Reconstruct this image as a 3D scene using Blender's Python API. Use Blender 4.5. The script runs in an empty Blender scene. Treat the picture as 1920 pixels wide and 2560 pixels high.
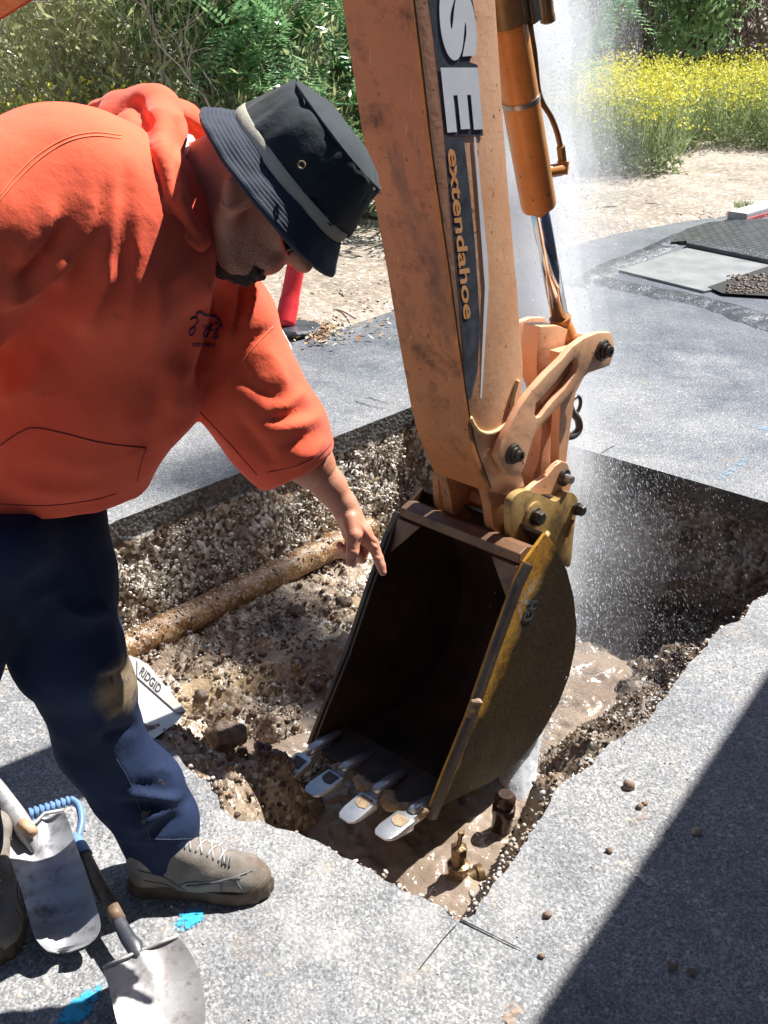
import bpy, bmesh, math, random
import numpy as np
from math import sin, cos, pi, radians
from mathutils import Vector, Matrix, noise as mnoise
from mathutils.bvhtree import BVHTree
from mathutils.geometry import delaunay_2d_cdt

scene = bpy.context.scene
COL = scene.collection
random.seed(7)
RNG = np.random.default_rng(7)

# ------------------------------------------------------------------ camera, world, sun, exposure
CAM_H = 1.65
PITCH = 26.0
FPX = 2700.0                      # focal length in pixels of a 1920 wide picture
cam_d = bpy.data.cameras.new('camera')
cam_d.sensor_fit = 'HORIZONTAL'
cam_d.sensor_width = 36.0
cam_d.lens = 36.0 * FPX / 1920.0
cam_d.clip_start = 0.05
cam_d.clip_end = 3000
cam = bpy.data.objects.new('camera', cam_d)
COL.objects.link(cam)
cam.location = (0, 0, CAM_H)
cam.rotation_euler = (radians(90 - PITCH), 0, 0)
scene.camera = cam

SUN_AZ, SUN_EL = 36.0, 54.0       # azimuth measured from +X towards +Y
sun_dir = Vector((cos(radians(SUN_EL)) * cos(radians(SUN_AZ)), cos(radians(SUN_EL)) * sin(radians(SUN_AZ)), sin(radians(SUN_EL))))
sd = bpy.data.lights.new('sun', 'SUN')
sd.energy = 5.0
sd.angle = radians(0.55)
sd.color = (1.0, 0.975, 0.935)
so = bpy.data.objects.new('sun', sd)
COL.objects.link(so)
so.rotation_euler = sun_dir.to_track_quat('Z', 'Y').to_euler()
so.location = (6, 4, 9)

world = bpy.data.worlds.new('World')
scene.world = world
world.use_nodes = True
wn = world.node_tree
bgn = wn.nodes['Background']
sky = wn.nodes.new('ShaderNodeTexSky')
sky.sky_type = 'NISHITA'
sky.sun_disc = False
sky.sun_elevation = radians(SUN_EL)
sky.sun_rotation = radians(90 - SUN_AZ)
sky.air_density = 1.0
sky.dust_density = 0.6
sky.ozone_density = 3.0
wn.links.new(sky.outputs[0], bgn.inputs[0])
bgn.inputs[1].default_value = 0.052

vs = scene.view_settings
vs.view_transform = 'Standard'
vs.look = 'None'
vs.exposure = 1.1
vs.gamma = 1.0
scene.cycles.max_bounces = 8
scene.cycles.volume_bounces = 3
scene.cycles.transparent_max_bounces = 12

# ------------------------------------------------------------------ picture measurements -> places
K = 1920.0 / 1659.0               # the measurements below were read in a 1659 wide copy
_p = radians(PITCH)
F_ = np.array([0, cos(_p), -sin(_p)])
R_ = np.array([1.0, 0, 0])
U_ = np.array([0, sin(_p), cos(_p)])
C_ = np.array([0, 0, CAM_H])
def ray(x, y): return F_ + R_ * ((x * K - 960) / FPX) + U_ * ((1280 - y * K) / FPX)
def P(x, y, d): return C_ + ray(x, y) * d
def G(x, y, z=0.0):
    d = ray(x, y)
    return C_ + d * ((z - CAM_H) / d[2])
def PX(pts):
    q = np.atleast_2d(np.asarray(pts, float)) - C_
    w = q @ F_
    return np.stack([(960 + FPX * (q @ R_) / w) / K, (1280 - FPX * (q @ U_) / w) / K, w], 1)
PXM = K / FPX                     # metres per measured pixel at one metre
TH = radians(-42.5)               # the digging arm swings in a plane with this normal
N_ = np.array([cos(TH), sin(TH), 0.0])
M_ = np.array([-N_[1], N_[0], 0.0])
NC = -1.693
def pl(x, y, off):
    d = ray(x, y)
    t = ((NC + off) - C_ @ N_) / (d @ N_)
    q = C_ + t * d
    return np.array([q @ M_, q[2]])
def mz(m, z, off): return M_ * m + N_ * (NC + off) + np.array([0, 0, z])

# ------------------------------------------------------------------ objects
def tag(o, label=None, cat=None, group=None, kind=None):
    if label: o['label'] = label
    if cat: o['category'] = cat
    if group: o['group'] = group
    if kind: o['kind'] = kind
    return o
def empty(name, loc, label, cat, group=None):
    o = bpy.data.objects.new(name, None)
    COL.objects.link(o)
    o.location = loc
    o.empty_display_size = 0.05
    bpy.context.view_layer.update()
    return tag(o, label, cat, group)
def link(name, me, mat=None, parent=None, smooth=False):
    o = bpy.data.objects.new(name, me)
    COL.objects.link(o)
    if mat is not None:
        for m in (mat if isinstance(mat, (list, tuple)) else [mat]): me.materials.append(m)
    if smooth: me.polygons.foreach_set('use_smooth', [True] * len(me.polygons))
    if parent is not None:
        o.parent = parent
        r = parent
        off = Vector((0, 0, 0))
        while r is not None:
            off += r.location
            r = r.parent
        me.transform(Matrix.Translation(-off))
    return o
class MB:
    """collects faces in world space and links them as one mesh object"""
    def __init__(s): s.v = []; s.f = []
    def add(s, v, f):
        b = len(s.v)
        s.v += [tuple(map(float, q)) for q in v]
        s.f += [tuple(i + b for i in q) for q in f]
        return s
    def build(s, name, mat=None, parent=None, smooth=False, bevel=0, segs=2, auto=None):
        me = bpy.data.meshes.new(name)
        me.from_pydata(s.v, [], s.f)
        bm = bmesh.new(); bm.from_mesh(me)
        bmesh.ops.recalc_face_normals(bm, faces=bm.faces)
        if bevel:
            es = [e for e in bm.edges if len(e.link_faces) == 2 and e.calc_face_angle(0) > 0.5]
            bmesh.ops.bevel(bm, geom=es, offset=bevel, segments=segs, profile=0.6, affect='EDGES', clamp_overlap=True)
        if auto is not None:
            for fc in bm.faces: fc.smooth = True
            for e in bm.edges:
                if len(e.link_faces) == 2 and e.calc_face_angle(0) > auto: e.smooth = False
        bm.to_mesh(me); bm.free()
        return link(name, me, mat, parent, smooth)
def frame(d):
    d = np.asarray(d, float); d = d / (np.linalg.norm(d) + 1e-12)
    a = np.array([0, 0, 1.0]) if abs(d[2]) < 0.9 else np.array([1.0, 0, 0])
    x = np.cross(a, d); x /= np.linalg.norm(x)
    return x, np.cross(d, x), d
def tube(mb, pts, r, n=10, cap=True, flat=None):
    pts = [np.asarray(p, float) for p in pts]
    rr = r if hasattr(r, '__len__') else [r] * len(pts)
    vv = []; prev = None
    for i, p in enumerate(pts):
        d = pts[min(i + 1, len(pts) - 1)] - pts[max(i - 1, 0)]
        x, y, dd = frame(d)
        if prev is not None:
            x = prev - dd * (prev @ dd); x /= (np.linalg.norm(x) + 1e-12); y = np.cross(dd, x)
        prev = x
        fl = 1.0 if flat is None else flat
        for k in range(n):
            a = 2 * pi * k / n
            vv.append(p + rr[i] * (cos(a) * x + fl * sin(a) * y))
    ff = []
    for i in range(len(pts) - 1):
        for k in range(n):
            a, b = i * n + k, i * n + (k + 1) % n
            ff.append((a, b, b + n, a + n))
    if cap:
        ff.append(tuple(range(n))[::-1]); ff.append(tuple((len(pts) - 1) * n + k for k in range(n)))
    return mb.add(vv, ff)
def lathe(mb, c, axis, prof, n=28):
    """prof: (radius, height) along the axis"""
    x, y, d = frame(axis); c = np.asarray(c, float)
    vv = []; ff = []
    for (r, h) in prof:
        for k in range(n):
            a = 2 * pi * k / n
            vv.append(c + d * h + max(r, 1e-5) * (cos(a) * x + sin(a) * y))
    for i in range(len(prof) - 1):
        for k in range(n):
            a, b = i * n + k, i * n + (k + 1) % n
            ff.append((a, b, b + n, a + n))
    ff.append(tuple(range(n))[::-1]); ff.append(tuple((len(prof) - 1) * n + k for k in range(n)))
    return mb.add(vv, ff)
def box(mb, c, ax, hs):
    c = np.asarray(c, float); vv = []
    for i in (-1, 1):
        for j in (-1, 1):
            for k in (-1, 1): vv.append(c + i * hs[0] * np.asarray(ax[0]) + j * hs[1] * np.asarray(ax[1]) + k * hs[2] * np.asarray(ax[2]))
    return mb.add(vv, [(0, 1, 3, 2), (4, 6, 7, 5), (0, 4, 5, 1), (2, 3, 7, 6), (0, 2, 6, 4), (1, 5, 7, 3)])
def inside(p, poly):
    x, y = p; c = False; j = len(poly) - 1
    for i in range(len(poly)):
        xi, yi = poly[i]; xj, yj = poly[j]
        if (yi > y) != (yj > y) and x < (xj - xi) * (y - yi) / (yj - yi) + xi: c = not c
        j = i
    return c
def tri2d(loops, pts=()):
    vs_ = []; ed = []
    for lp in loops:
        b = len(vs_)
        vs_ += [Vector(q) for q in lp]
        ed += [(b + i, b + (i + 1) % len(lp)) for i in range(len(lp))]
    vs_ += [Vector(q) for q in pts]
    v, e, f, ov, oe, of = delaunay_2d_cdt(vs_, ed, [], 1 if len(loops) == 1 else 0, 1e-6)
    out = []
    for t in f:
        c = sum((v[i] for i in t), Vector((0, 0))) / len(t)
        if inside(c, loops[0]) and not any(inside(c, h) for h in loops[1:]): out.append(tuple(t))
    return v, out
def plate(mb, loops, a, b, fn):
    """loops of 2d points, made a slab between off=a and off=b; fn(u,v,off)->world"""
    v, f = tri2d(loops)
    n = len(v)
    vv = [fn(q[0], q[1], a) for q in v] + [fn(q[0], q[1], b) for q in v]
    cnt = {}
    for t in f:
        for i in range(len(t)):
            e = (t[i], t[(i + 1) % len(t)])
            cnt[e] = 1
    side = [(e[0], e[1], e[1] + n, e[0] + n) for e in cnt if (e[1], e[0]) not in cnt]
    ff = [t[::-1] for t in f] + [tuple(i + n for i in t) for t in f] + side
    return mb.add(vv, ff)
def plate_px(mb, px, off, a, b, holes=()):
    """polygon measured in the picture on the plane 'off' of the digging arm"""
    return plate(mb, [[tuple(pl(x, y, off)) for x, y in px]] + [[tuple(pl(x, y, off)) for x, y in h] for h in holes], a, b, mz)
def spline(pts, n=6):
    pts = [np.asarray(p, float) for p in pts]
    q = [2 * pts[0] - pts[1]] + pts + [2 * pts[-1] - pts[-2]]
    out = []
    for i in range(1, len(q) - 2):
        for k in range(n):
            t = k / n
            out.append(0.5 * ((2 * q[i]) + (-q[i - 1] + q[i + 1]) * t + (2 * q[i - 1] - 5 * q[i] + 4 * q[i + 1] - q[i + 2]) * t * t + (-q[i - 1] + 3 * q[i] - 3 * q[i + 1] + q[i + 2]) * t ** 3))
    out.append(pts[-1])
    return out

# ------------------------------------------------------------------ implicit surfaces for cloth and flesh
def rc(a, b, ra, rb):
    a = np.asarray(a, float); b = np.asarray(b, float)
    def f(p):
        ba = b - a; l2 = ba @ ba
        t = np.clip(((p - a) @ ba) / l2, 0, 1)
        q = p - a - t[:, None] * ba
        return np.sqrt((q * q).sum(1)) - (ra + (rb - ra) * t)
    return f
def ell(c, ax, r):
    c = np.asarray(c, float); A = np.array(ax, float); r = np.asarray(r, float)
    def f(p):
        q = (p - c) @ A.T
        k0 = np.sqrt(((q / r) ** 2).sum(1)) + 1e-9
        k1 = np.sqrt(((q / (r * r)) ** 2).sum(1)) + 1e-9
        return k0 * (k0 - 1) / k1
    return f
def half(c, n):
    c = np.asarray(c, float); n = np.asarray(n, float); n = n / np.linalg.norm(n)
    return lambda p: (p - c) @ n
def smin(a, b, k):
    h = np.clip(0.5 + 0.5 * (b - a) / k, 0, 1)
    return b + (a - b) * h - k * h * (1 - h)
def chainpx(lst):
    """lst of (x, y, depth, radius in measured px)"""
    out = []
    for a, b in zip(lst[:-1], lst[1:]):
        out.append(rc(P(*a[:3]), P(*b[:3]), a[3] * PXM * a[2], b[3] * PXM * b[2]))
    return out
def union(fs, k):
    def f(p):
        d = fs[0](p)
        for g in fs[1:]: d = smin(d, g(p), k)
        return d
    return f
def sdf_mesh(f, lo, hi, h):
    lo = np.asarray(lo, float); hi = np.asarray(hi, float)
    n = np.ceil((hi - lo) / h).astype(int) + 1
    xs = [lo[i] + h * np.arange(n[i]) for i in range(3)]
    V = np.empty(n)
    YY, ZZ = np.meshgrid(xs[1], xs[2], indexing='ij')
    step = max(1, int(400000 / (n[1] * n[2])))
    for s in range(0, n[0], step):
        e = min(n[0], s + step)
        X = np.repeat(xs[0][s:e], n[1] * n[2])
        pts = np.stack([X, np.tile(YY.ravel(), e - s), np.tile(ZZ.ravel(), e - s)], 1)
        V[s:e] = f(pts).reshape(e - s, n[1], n[2])
    S = V < 0
    cx, cy, cz = n - 1
    acc = np.zeros((cx, cy, cz, 3)); cnt = np.zeros((cx, cy, cz))
    offs = [(i, j, k) for i in (0, 1) for j in (0, 1) for k in (0, 1)]
    def sl(A, o): return A[o[0]:o[0] + cx, o[1]:o[1] + cy, o[2]:o[2] + cz]
    for o in offs:
        for ax in range(3):
            if o[ax] == 0:
                o2 = list(o); o2[ax] = 1
                a = sl(V, o); b = sl(V, o2)
                c = sl(S, o) != sl(S, o2)
                t = np.where(c, a / np.where(c, a - b, 1), 0)
                for q in range(3):
                    acc[..., q] += np.where(c, o[q] + (t if q == ax else 0), 0)
                cnt += c
    act = cnt > 0
    idx = -np.ones((cx, cy, cz), int)
    idx[act] = np.arange(act.sum())
    I = np.argwhere(act)
    verts = lo + h * (I + acc[act] / cnt[act][:, None])
    quads = []
    for ax in range(3):
        u, v = (ax + 1) % 3, (ax + 2) % 3
        A = np.take(S, range(0, n[ax] - 1), ax); B = np.take(S, range(1, n[ax]), ax)
        cr = np.argwhere(A != B)
        cr = cr[(cr[:, u] > 0) & (cr[:, v] > 0) & (cr[:, u] < n[u] - 1) & (cr[:, v] < n[v] - 1)]
        if len(cr) == 0: continue
        fl = A[tuple(cr.T)]
        c = [cr.copy() for _ in range(4)]
        c[1][:, u] -= 1; c[2][:, u] -= 1; c[2][:, v] -= 1; c[3][:, v] -= 1
        q = np.stack([idx[tuple(k.T)] for k in c], 1)
        q[~fl] = q[~fl][:, ::-1]
        quads.append(q)
    return verts, np.concatenate(quads)
def np_mesh(name, v, f):
    me = bpy.data.meshes.new(name)
    me.vertices.add(len(v)); me.vertices.foreach_set('co', np.asarray(v, np.float32).ravel())
    k = f.shape[1]
    me.loops.add(f.size); me.loops.foreach_set('vertex_index', f.astype(np.int32).ravel())
    me.polygons.add(len(f)); me.polygons.foreach_set('loop_start', (np.arange(len(f)) * k).astype(np.int32))
    me.update(calc_edges=True); me.validate()
    return me
def normals(v, f):
    a = v[f[:, 2]] - v[f[:, 0]]; b = v[f[:, 3]] - v[f[:, 1]]
    fn = np.cross(a, b); n = np.zeros_like(v)
    for k in range(4): np.add.at(n, f[:, k], fn)
    return n / (np.linalg.norm(n, axis=1)[:, None] + 1e-12)
def relax(v, f, it=2, w=0.5):
    for _ in range(it):
        s = np.zeros_like(v); c = np.zeros(len(v))
        for k in range(4):
            for j in (1, 3):
                np.add.at(s, f[:, k], v[f[:, (k + j) % 4]]); np.add.at(c, f[:, k], 1)
        v = v * (1 - w) + w * s / np.maximum(c, 1)[:, None]
    return v
def vnoise(v, sc, seed=0, amp=1.0):
    return np.array([mnoise.noise(Vector((q[0] * sc + seed, q[1] * sc, q[2] * sc))) for q in v]) * amp
def segdist(p, a, b):
    ba = b - a; t = np.clip(((p - a) @ ba) / (ba @ ba + 1e-9), 0, 1)
    return np.linalg.norm(p - a - t[:, None] * ba, axis=1), t
def folds(v, f, lst, facing=None):
    """each fold: (points of (x,y) measured px, half width px, height m, sharpness)"""
    n = normals(v, f); px = PX(v)
    view = (C_ - v); view /= np.linalg.norm(view, axis=1)[:, None]
    fc = np.clip((n * view).sum(1) * 3 + 0.4, 0, 1)
    d = np.zeros(len(v))
    for pts, w, h, *r in lst:
        pts = np.array(spline(pts, 4)) if len(pts) > 2 else np.array(pts, float)
        best = np.full(len(v), 1e9); tt = np.zeros(len(v))
        for i in range(len(pts) - 1):
            dd, t = segdist(px[:, :2], pts[i], pts[i + 1])
            s = (i + t) / (len(pts) - 1)
            m = dd < best; best[m] = dd[m]; tt[m] = s[m]
        taper = np.clip(np.sin(pi * np.clip(tt, 0.03, 0.97)) * 1.4, 0, 1)
        d += h * taper * np.exp(-(best / w) ** 1.5)
    return v + n * (d * fc)[:, None]
def onto(bvh, x, y, lift=0.0):
    d = ray(x, y)
    loc, nor, i, dist = bvh.ray_cast(Vector(C_), Vector(d / np.linalg.norm(d)))
    if loc is None: return None
    return np.array(loc) + np.array(nor) * lift * (1 if nor.dot(Vector(d)) < 0 else -1)
def seam(mb, bvh, pts, r, lift=0.0, n=6, sub=8, flat=None):
    q = [onto(bvh, x, y, lift) for x, y in spline(pts, sub)]
    q = [k for k in q if k is not None]
    if len(q) > 1: tube(mb, q, r, n, flat=flat)
    return mb

# ------------------------------------------------------------------ materials
class NT:
    def __init__(s, name):
        s.m = bpy.data.materials.new(name); s.m.use_nodes = True
        s.t = s.m.node_tree; s.b = s.t.nodes['Principled BSDF']; s.out = s.t.nodes['Material Output']
        s._g = None
    def n(s, ty, **kw):
        q = s.t.nodes.new('ShaderNode' + ty)
        for k, v in kw.items(): setattr(q, k, v)
        return q
    def L(s, a, b): s.t.links.new(a, b)
    def pos(s):
        if s._g is None: s._g = s.n('NewGeometry').outputs['Position']
        return s._g
    def obj(s):
        return s.n('TexCoord').outputs['Object']
    def mapping(s, src, scale=(1, 1, 1), rot=(0, 0, 0), loc=(0, 0, 0)):
        q = s.n('Mapping'); s.L(src, q.inputs[0])
        q.inputs['Scale'].default_value = scale; q.inputs['Rotation'].default_value = rot; q.inputs['Location'].default_value = loc
        return q.outputs[0]
    def noise(s, sc, det=4, rough=0.55, src=None, dist=0, out=0):
        q = s.n('TexNoise'); s.L(src if src is not None else s.pos(), q.inputs['Vector'])
        q.inputs['Scale'].default_value = sc; q.inputs['Detail'].default_value = det
        q.inputs['Roughness'].default_value = rough; q.inputs['Distortion'].default_value = dist
        return q.outputs[out]
    def vor(s, sc, feat='F1', src=None, out='Distance', rnd=1.0):
        q = s.n('TexVoronoi', feature=feat); s.L(src if src is not None else s.pos(), q.inputs['Vector'])
        q.inputs['Scale'].default_value = sc; q.inputs['Randomness'].default_value = rnd
        return q.outputs[out]
    def ramp(s, src, stops, interp='LINEAR'):
        q = s.n('ValToRGB'); s.L(src, q.inputs[0]); cr = q.color_ramp; cr.interpolation = interp
        while len(cr.elements) < len(stops): cr.elements.new(0.5)
        for e, (p, c) in zip(cr.elements, stops):
            e.position = p
            e.color = (c, c, c, 1) if not hasattr(c, '__len__') else (*c[:3], 1)
        return q.outputs[0]
    def mix(s, fac, a, b, mode='MIX'):
        q = s.n('MixRGB', blend_type=mode)
        for i, x in ((0, fac), (1, a), (2, b)):
            if hasattr(x, 'links') or hasattr(x, 'is_linked'): s.L(x, q.inputs[i])
            elif hasattr(x, '__len__'): q.inputs[i].default_value = (*x[:3], 1)
            elif i == 0: q.inputs[0].default_value = x
            else: q.inputs[i].default_value = (x, x, x, 1)
        return q.outputs[0]
    def math(s, op, a, b=0.0, c=0.0):
        q = s.n('Math', operation=op)
        for i, x in enumerate((a, b, c)):
            if hasattr(x, 'is_linked'): s.L(x, q.inputs[i])
            else: q.inputs[i].default_value = x
        return q.outputs[0]
    def bump(s, h, strength=0.5, dist=0.002, nor=None):
        q = s.n('Bump'); s.L(h, q.inputs['Height']); q.inputs['Strength'].default_value = strength
        q.inputs['Distance'].default_value = dist
        if nor is not None: s.L(nor, q.inputs['Normal'])
        return q.outputs[0]
    def near(s, c, r0, r1, scale=(1, 1, 1)):
        """1 inside r0 of a world point, 0 outside r1"""
        a = s.n('VectorMath', operation='SUBTRACT'); s.L(s.pos(), a.inputs[0]); a.inputs[1].default_value = tuple(c)
        m = s.n('VectorMath', operation='MULTIPLY'); s.L(a.outputs[0], m.inputs[0]); m.inputs[1].default_value = scale
        l = s.n('VectorMath', operation='LENGTH'); s.L(m.outputs[0], l.inputs[0])
        q = s.n('MapRange'); q.interpolation_type = 'SMOOTHSTEP'; s.L(l.outputs['Value'], q.inputs[0])
        q.inputs[1].default_value = r0; q.inputs[2].default_value = r1; q.inputs[3].default_value = 1; q.inputs[4].default_value = 0
        return q.outputs[0]
    def set(s, **kw):
        names = dict(color='Base Color', rough='Roughness', metal='Metallic', normal='Normal', spec='Specular IOR Level', alpha='Alpha', sss='Subsurface Weight', coat='Coat Weight', sheen='Sheen Weight', trans='Transmission Weight')
        for k, v in kw.items():
            i = s.b.inputs[names[k]]
            if hasattr(v, 'is_linked'): s.L(v, i)
            elif hasattr(v, '__len__'): i.default_value = (*v[:3], 1)
            else: i.default_value = v
        return s.m
def pm(name, c1, c2=None, sc=8, rough=0.6, metal=0, bump=0.3, bsc=60, bd=0.002, spec=0.5, det=5):
    t = NT(name)
    o = t.obj()
    col = c1 if c2 is None else t.mix(t.ramp(t.noise(sc, det, 0.6, o), [(0.35, 0.0), (0.65, 1.0)]), c1, c2)
    kw = dict(color=col, rough=rough, metal=metal, spec=spec)
    if bump: kw['normal'] = t.bump(t.noise(bsc, 4, 0.6, o), bump, bd)
    return t.set(**kw)
# ------------------------------------------------------------------ ground materials
def asphalt_mat():
    t = NT('asphalt')
    cellc = t.vor(95, out='Color')
    r = t.n('SeparateColor'); t.L(cellc, r.inputs[0])
    chips = t.ramp(r.outputs[0], [(0.0, (0.11, 0.115, 0.12)), (0.45, (0.165, 0.17, 0.175)), (0.68, (0.25, 0.25, 0.25)), (0.88, (0.46, 0.455, 0.44)), (0.97, (0.46, 0.36, 0.24))], 'CONSTANT')
    d = t.vor(95)
    gap = t.ramp(d, [(0.32, 0.0), (0.62, 1.0)])
    c = t.mix(gap, chips, (0.19, 0.19, 0.19))
    v2 = t.vor(48, out='Color'); r3 = t.n('SeparateColor'); t.L(v2, r3.inputs[0])
    c = t.mix(t.math('MULTIPLY', t.ramp(r3.outputs[0], [(0.0, 0.0), (0.90, 1.0)], 'CONSTANT'), t.ramp(t.vor(48), [(0.25, 1.0), (0.42, 0.0)])), c, t.mix(r3.outputs[1], (0.62, 0.60, 0.56), (0.13, 0.12, 0.12)))
    fine = t.vor(260, out='Color'); r2 = t.n('SeparateColor'); t.L(fine, r2.inputs[0])
    c = t.mix(0.45, c, t.ramp(r2.outputs[1], [(0.0, (0.11, 0.115, 0.12)), (0.5, (0.25, 0.25, 0.25)), (0.88, (0.56, 0.56, 0.55))]))
    big = t.ramp(t.noise(2.2, 6, 0.65), [(0.35, (0.70, 0.71, 0.74)), (0.65, (1.15, 1.13, 1.10))])
    c = t.mix(1.0, c, big, 'MULTIPLY')
    # rust and soil stains
    st = t.ramp(t.noise(5.5, 5, 0.6), [(0.60, 0.0), (0.72, 0.5)])
    c = t.mix(st, c, (0.34, 0.27, 0.2))
    dk = t.ramp(t.noise(3.1, 7, 0.7, dist=0.6), [(0.56, 0.0), (0.66, 0.45)])
    c = t.mix(dk, c, (0.10, 0.10, 0.105))
    # pale concrete dust along the near rim of the cut
    rim = t.math('MULTIPLY', t.near((-0.05, 1.66, 0), 0.12, 0.75, (1, 1.5, 1)), t.ramp(t.noise(9, 5, 0.65), [(0.44, 0.0), (0.66, 0.36)]))
    c = t.mix(rim, c, (0.48, 0.47, 0.45))
    # wet: the far right of the road and the right side
    sx = t.n('SeparateXYZ'); t.L(t.pos(), sx.inputs[0])
    w1 = t.math('MULTIPLY_ADD', sx.outputs[1], 0.55, -1.95)      # beyond y = 3.6
    w2 = t.math('MULTIPLY_ADD', sx.outputs[0], 0.9, -0.55)
    w = t.math('MAXIMUM', w1, t.math('MINIMUM', w2, t.math('MULTIPLY_ADD', sx.outputs[1], 1.6, -2.6)))
    w = t.math('ADD', w, t.math('MULTIPLY_ADD', t.noise(3.2, 5, 0.65), 2.0, -1.0))
    left = t.math('MULTIPLY_ADD', sx.outputs[0], 1.2, 1.3)
    w = t.math('MINIMUM', w, left)
    wm = t.n('Clamp'); t.L(w, wm.inputs[0]); wet = wm.outputs[0]
    c = t.mix(wet, c, t.mix(1.0, c, (0.66, 0.70, 0.78), 'MULTIPLY'))
    rough = t.math('MULTIPLY_ADD', wet, -0.46, 0.80)
    h = t.mix(0.5, t.ramp(d, [(0.1, 1.0), (0.7, 0.0)]), t.noise(170, 3, 0.6))
    nb = t.bump(h, 0.65, 0.0045)
    nb2 = t.bump(t.noise(14, 4), 0.25, 0.01, nb)
    return t.set(color=c, rough=rough, normal=nb2, spec=0.5)
PUD0 = [(G(590, 1410, -.45), 0.17, 0.05), (G(430, 1485, -.45), 0.09, 0.05), (G(770, 1300, -.46), 0.12, 0.05)]
def soil_mat(name='pit_soil', dark=1.0, wet=0.35):
    t = NT(name)
    n1 = t.noise(5, 6, 0.6)
    c = t.ramp(n1, [(0.30, (0.14 * dark, 0.092 * dark, 0.062 * dark)), (0.5, (0.31 * dark, 0.225 * dark, 0.150 * dark)), (0.70, (0.50 * dark, 0.42 * dark, 0.31 * dark))])
    v = t.vor(70, out='Color'); r = t.n('SeparateColor'); t.L(v, r.inputs[0])
    ch = t.ramp(r.outputs[0], [(0.0, (0.05, 0.035, 0.025)), (0.45, (0.22, 0.15, 0.09)), (0.75, (0.42, 0.38, 0.31)), (0.92, (0.65, 0.63, 0.58))], 'CONSTANT')
    m = t.ramp(t.noise(11, 4), [(0.42, 0.15), (0.6, 0.7)])
    c = t.mix(m, c, ch)
    # standing silt in the shallow hollows
    pn = t.math('MULTIPLY_ADD', t.noise(16, 5, 0.7), 1.6, -0.8)
    pud = None
    for c_, ra_, rb_ in PUD0:
        a_ = t.n('VectorMath', operation='SUBTRACT'); t.L(t.pos(), a_.inputs[0]); a_.inputs[1].default_value = tuple(c_)
        rt_ = t.n('VectorRotate', rotation_type='Z_AXIS'); t.L(a_.outputs[0], rt_.inputs[0]); rt_.inputs['Angle'].default_value = radians(-48)
        m_ = t.n('VectorMath', operation='MULTIPLY'); t.L(rt_.outputs[0], m_.inputs[0]); m_.inputs[1].default_value = (1 / ra_, 1 / rb_, 0)
        l_ = t.n('VectorMath', operation='LENGTH'); t.L(m_.outputs[0], l_.inputs[0])
        k_ = t.math('SUBTRACT', 1.25, t.math('ADD', l_.outputs['Value'], pn))
        pud = k_ if pud is None else t.math('MAXIMUM', pud, k_)
    pm_ = t.ramp(pud, [(0.0, 0.0), (0.22, 1.0)])
    c = t.mix(t.math('MULTIPLY', pm_, 0.85), c, (0.40, 0.30, 0.18))
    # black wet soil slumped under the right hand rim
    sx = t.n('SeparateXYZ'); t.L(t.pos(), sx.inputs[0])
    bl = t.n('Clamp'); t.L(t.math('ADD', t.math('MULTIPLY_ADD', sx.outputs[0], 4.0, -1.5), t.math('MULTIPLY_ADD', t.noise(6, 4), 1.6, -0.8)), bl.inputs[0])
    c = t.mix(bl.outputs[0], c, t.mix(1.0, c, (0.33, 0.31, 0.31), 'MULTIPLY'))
    rough = t.mix(pm_, t.ramp(t.noise(7, 4), [(0.4, 0.22), (0.6, 0.75)]), 0.06)
    nb = t.bump(t.mix(0.5, t.ramp(t.vor(70), [(0.1, 1.0), (0.8, 0.0)]), t.noise(120, 4)), 0.8, 0.006)
    return t.set(color=c, rough=rough, normal=nb)
MAT = {}
MAT['asphalt'] = asphalt_mat()
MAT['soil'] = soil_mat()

# ------------------------------------------------------------------ outline of the dug hole
raw = [(990, 1985), (955, 1962), (905, 1940), (868, 1922), (800, 1880), (720, 1838), (640, 1800), (560, 1770), (520, 1768), (480, 1745), (440, 1700), (395, 1648),
       (330, 1592), (240, 1530), (120, 1468), (30, 1450)]
outline = [G(*q)[:2] for q in raw]
outline += [np.array([-1.25, 2.35]), np.array([-1.42, 2.62]), np.array([-1.38, 2.82])]
far = [(250, 1125), (400, 1067), (600, 990), (800, 914), (905, 873)]
outline += [G(*q)[:2] for q in far]
outline += [G(*q)[:2] for q in [(1060, 912), (1225, 960), (1450, 1025), (1659, 1085)]]
outline += [np.array([1.62, 3.26]), np.array([1.66, 3.12]), np.array([1.55, 2.98])]
outline += [G(*q)[:2] for q in [(1659, 1270), (1600, 1335), (1540, 1380), (1480, 1440), (1440, 1500), (1395, 1560), (1350, 1580), (1300, 1630), (1240, 1680), (1195, 1715), (1170, 1760), (1150, 1790), (1135, 1830), (1095, 1880), (1050, 1930), (1015, 1968)]]
def ragged(loop, step=0.02):
    out = []
    n = len(loop)
    for i in range(n):
        a, b = loop[i], loop[(i + 1) % n]
        L = np.linalg.norm(b - a); k = max(1, int(L / step))
        d = (b - a) / L; nn = np.array([-d[1], d[0]])
        mid = (a + b) / 2
        straight = mid[1] > 2.95 and mid[0] > -1.0
        amp = 0.003 if straight else 0.016
        for j in range(k):
            p = a + (b - a) * j / k
            s = mnoise.noise(Vector((p[0] * 9, p[1] * 9, 0))) + 0.6 * mnoise.noise(Vector((p[0] * 32, p[1] * 32, 4)))
            out.append(p + nn * s * amp)
    return out
HOLE = ragged(outline)
HOLEP = np.array(HOLE)

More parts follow.
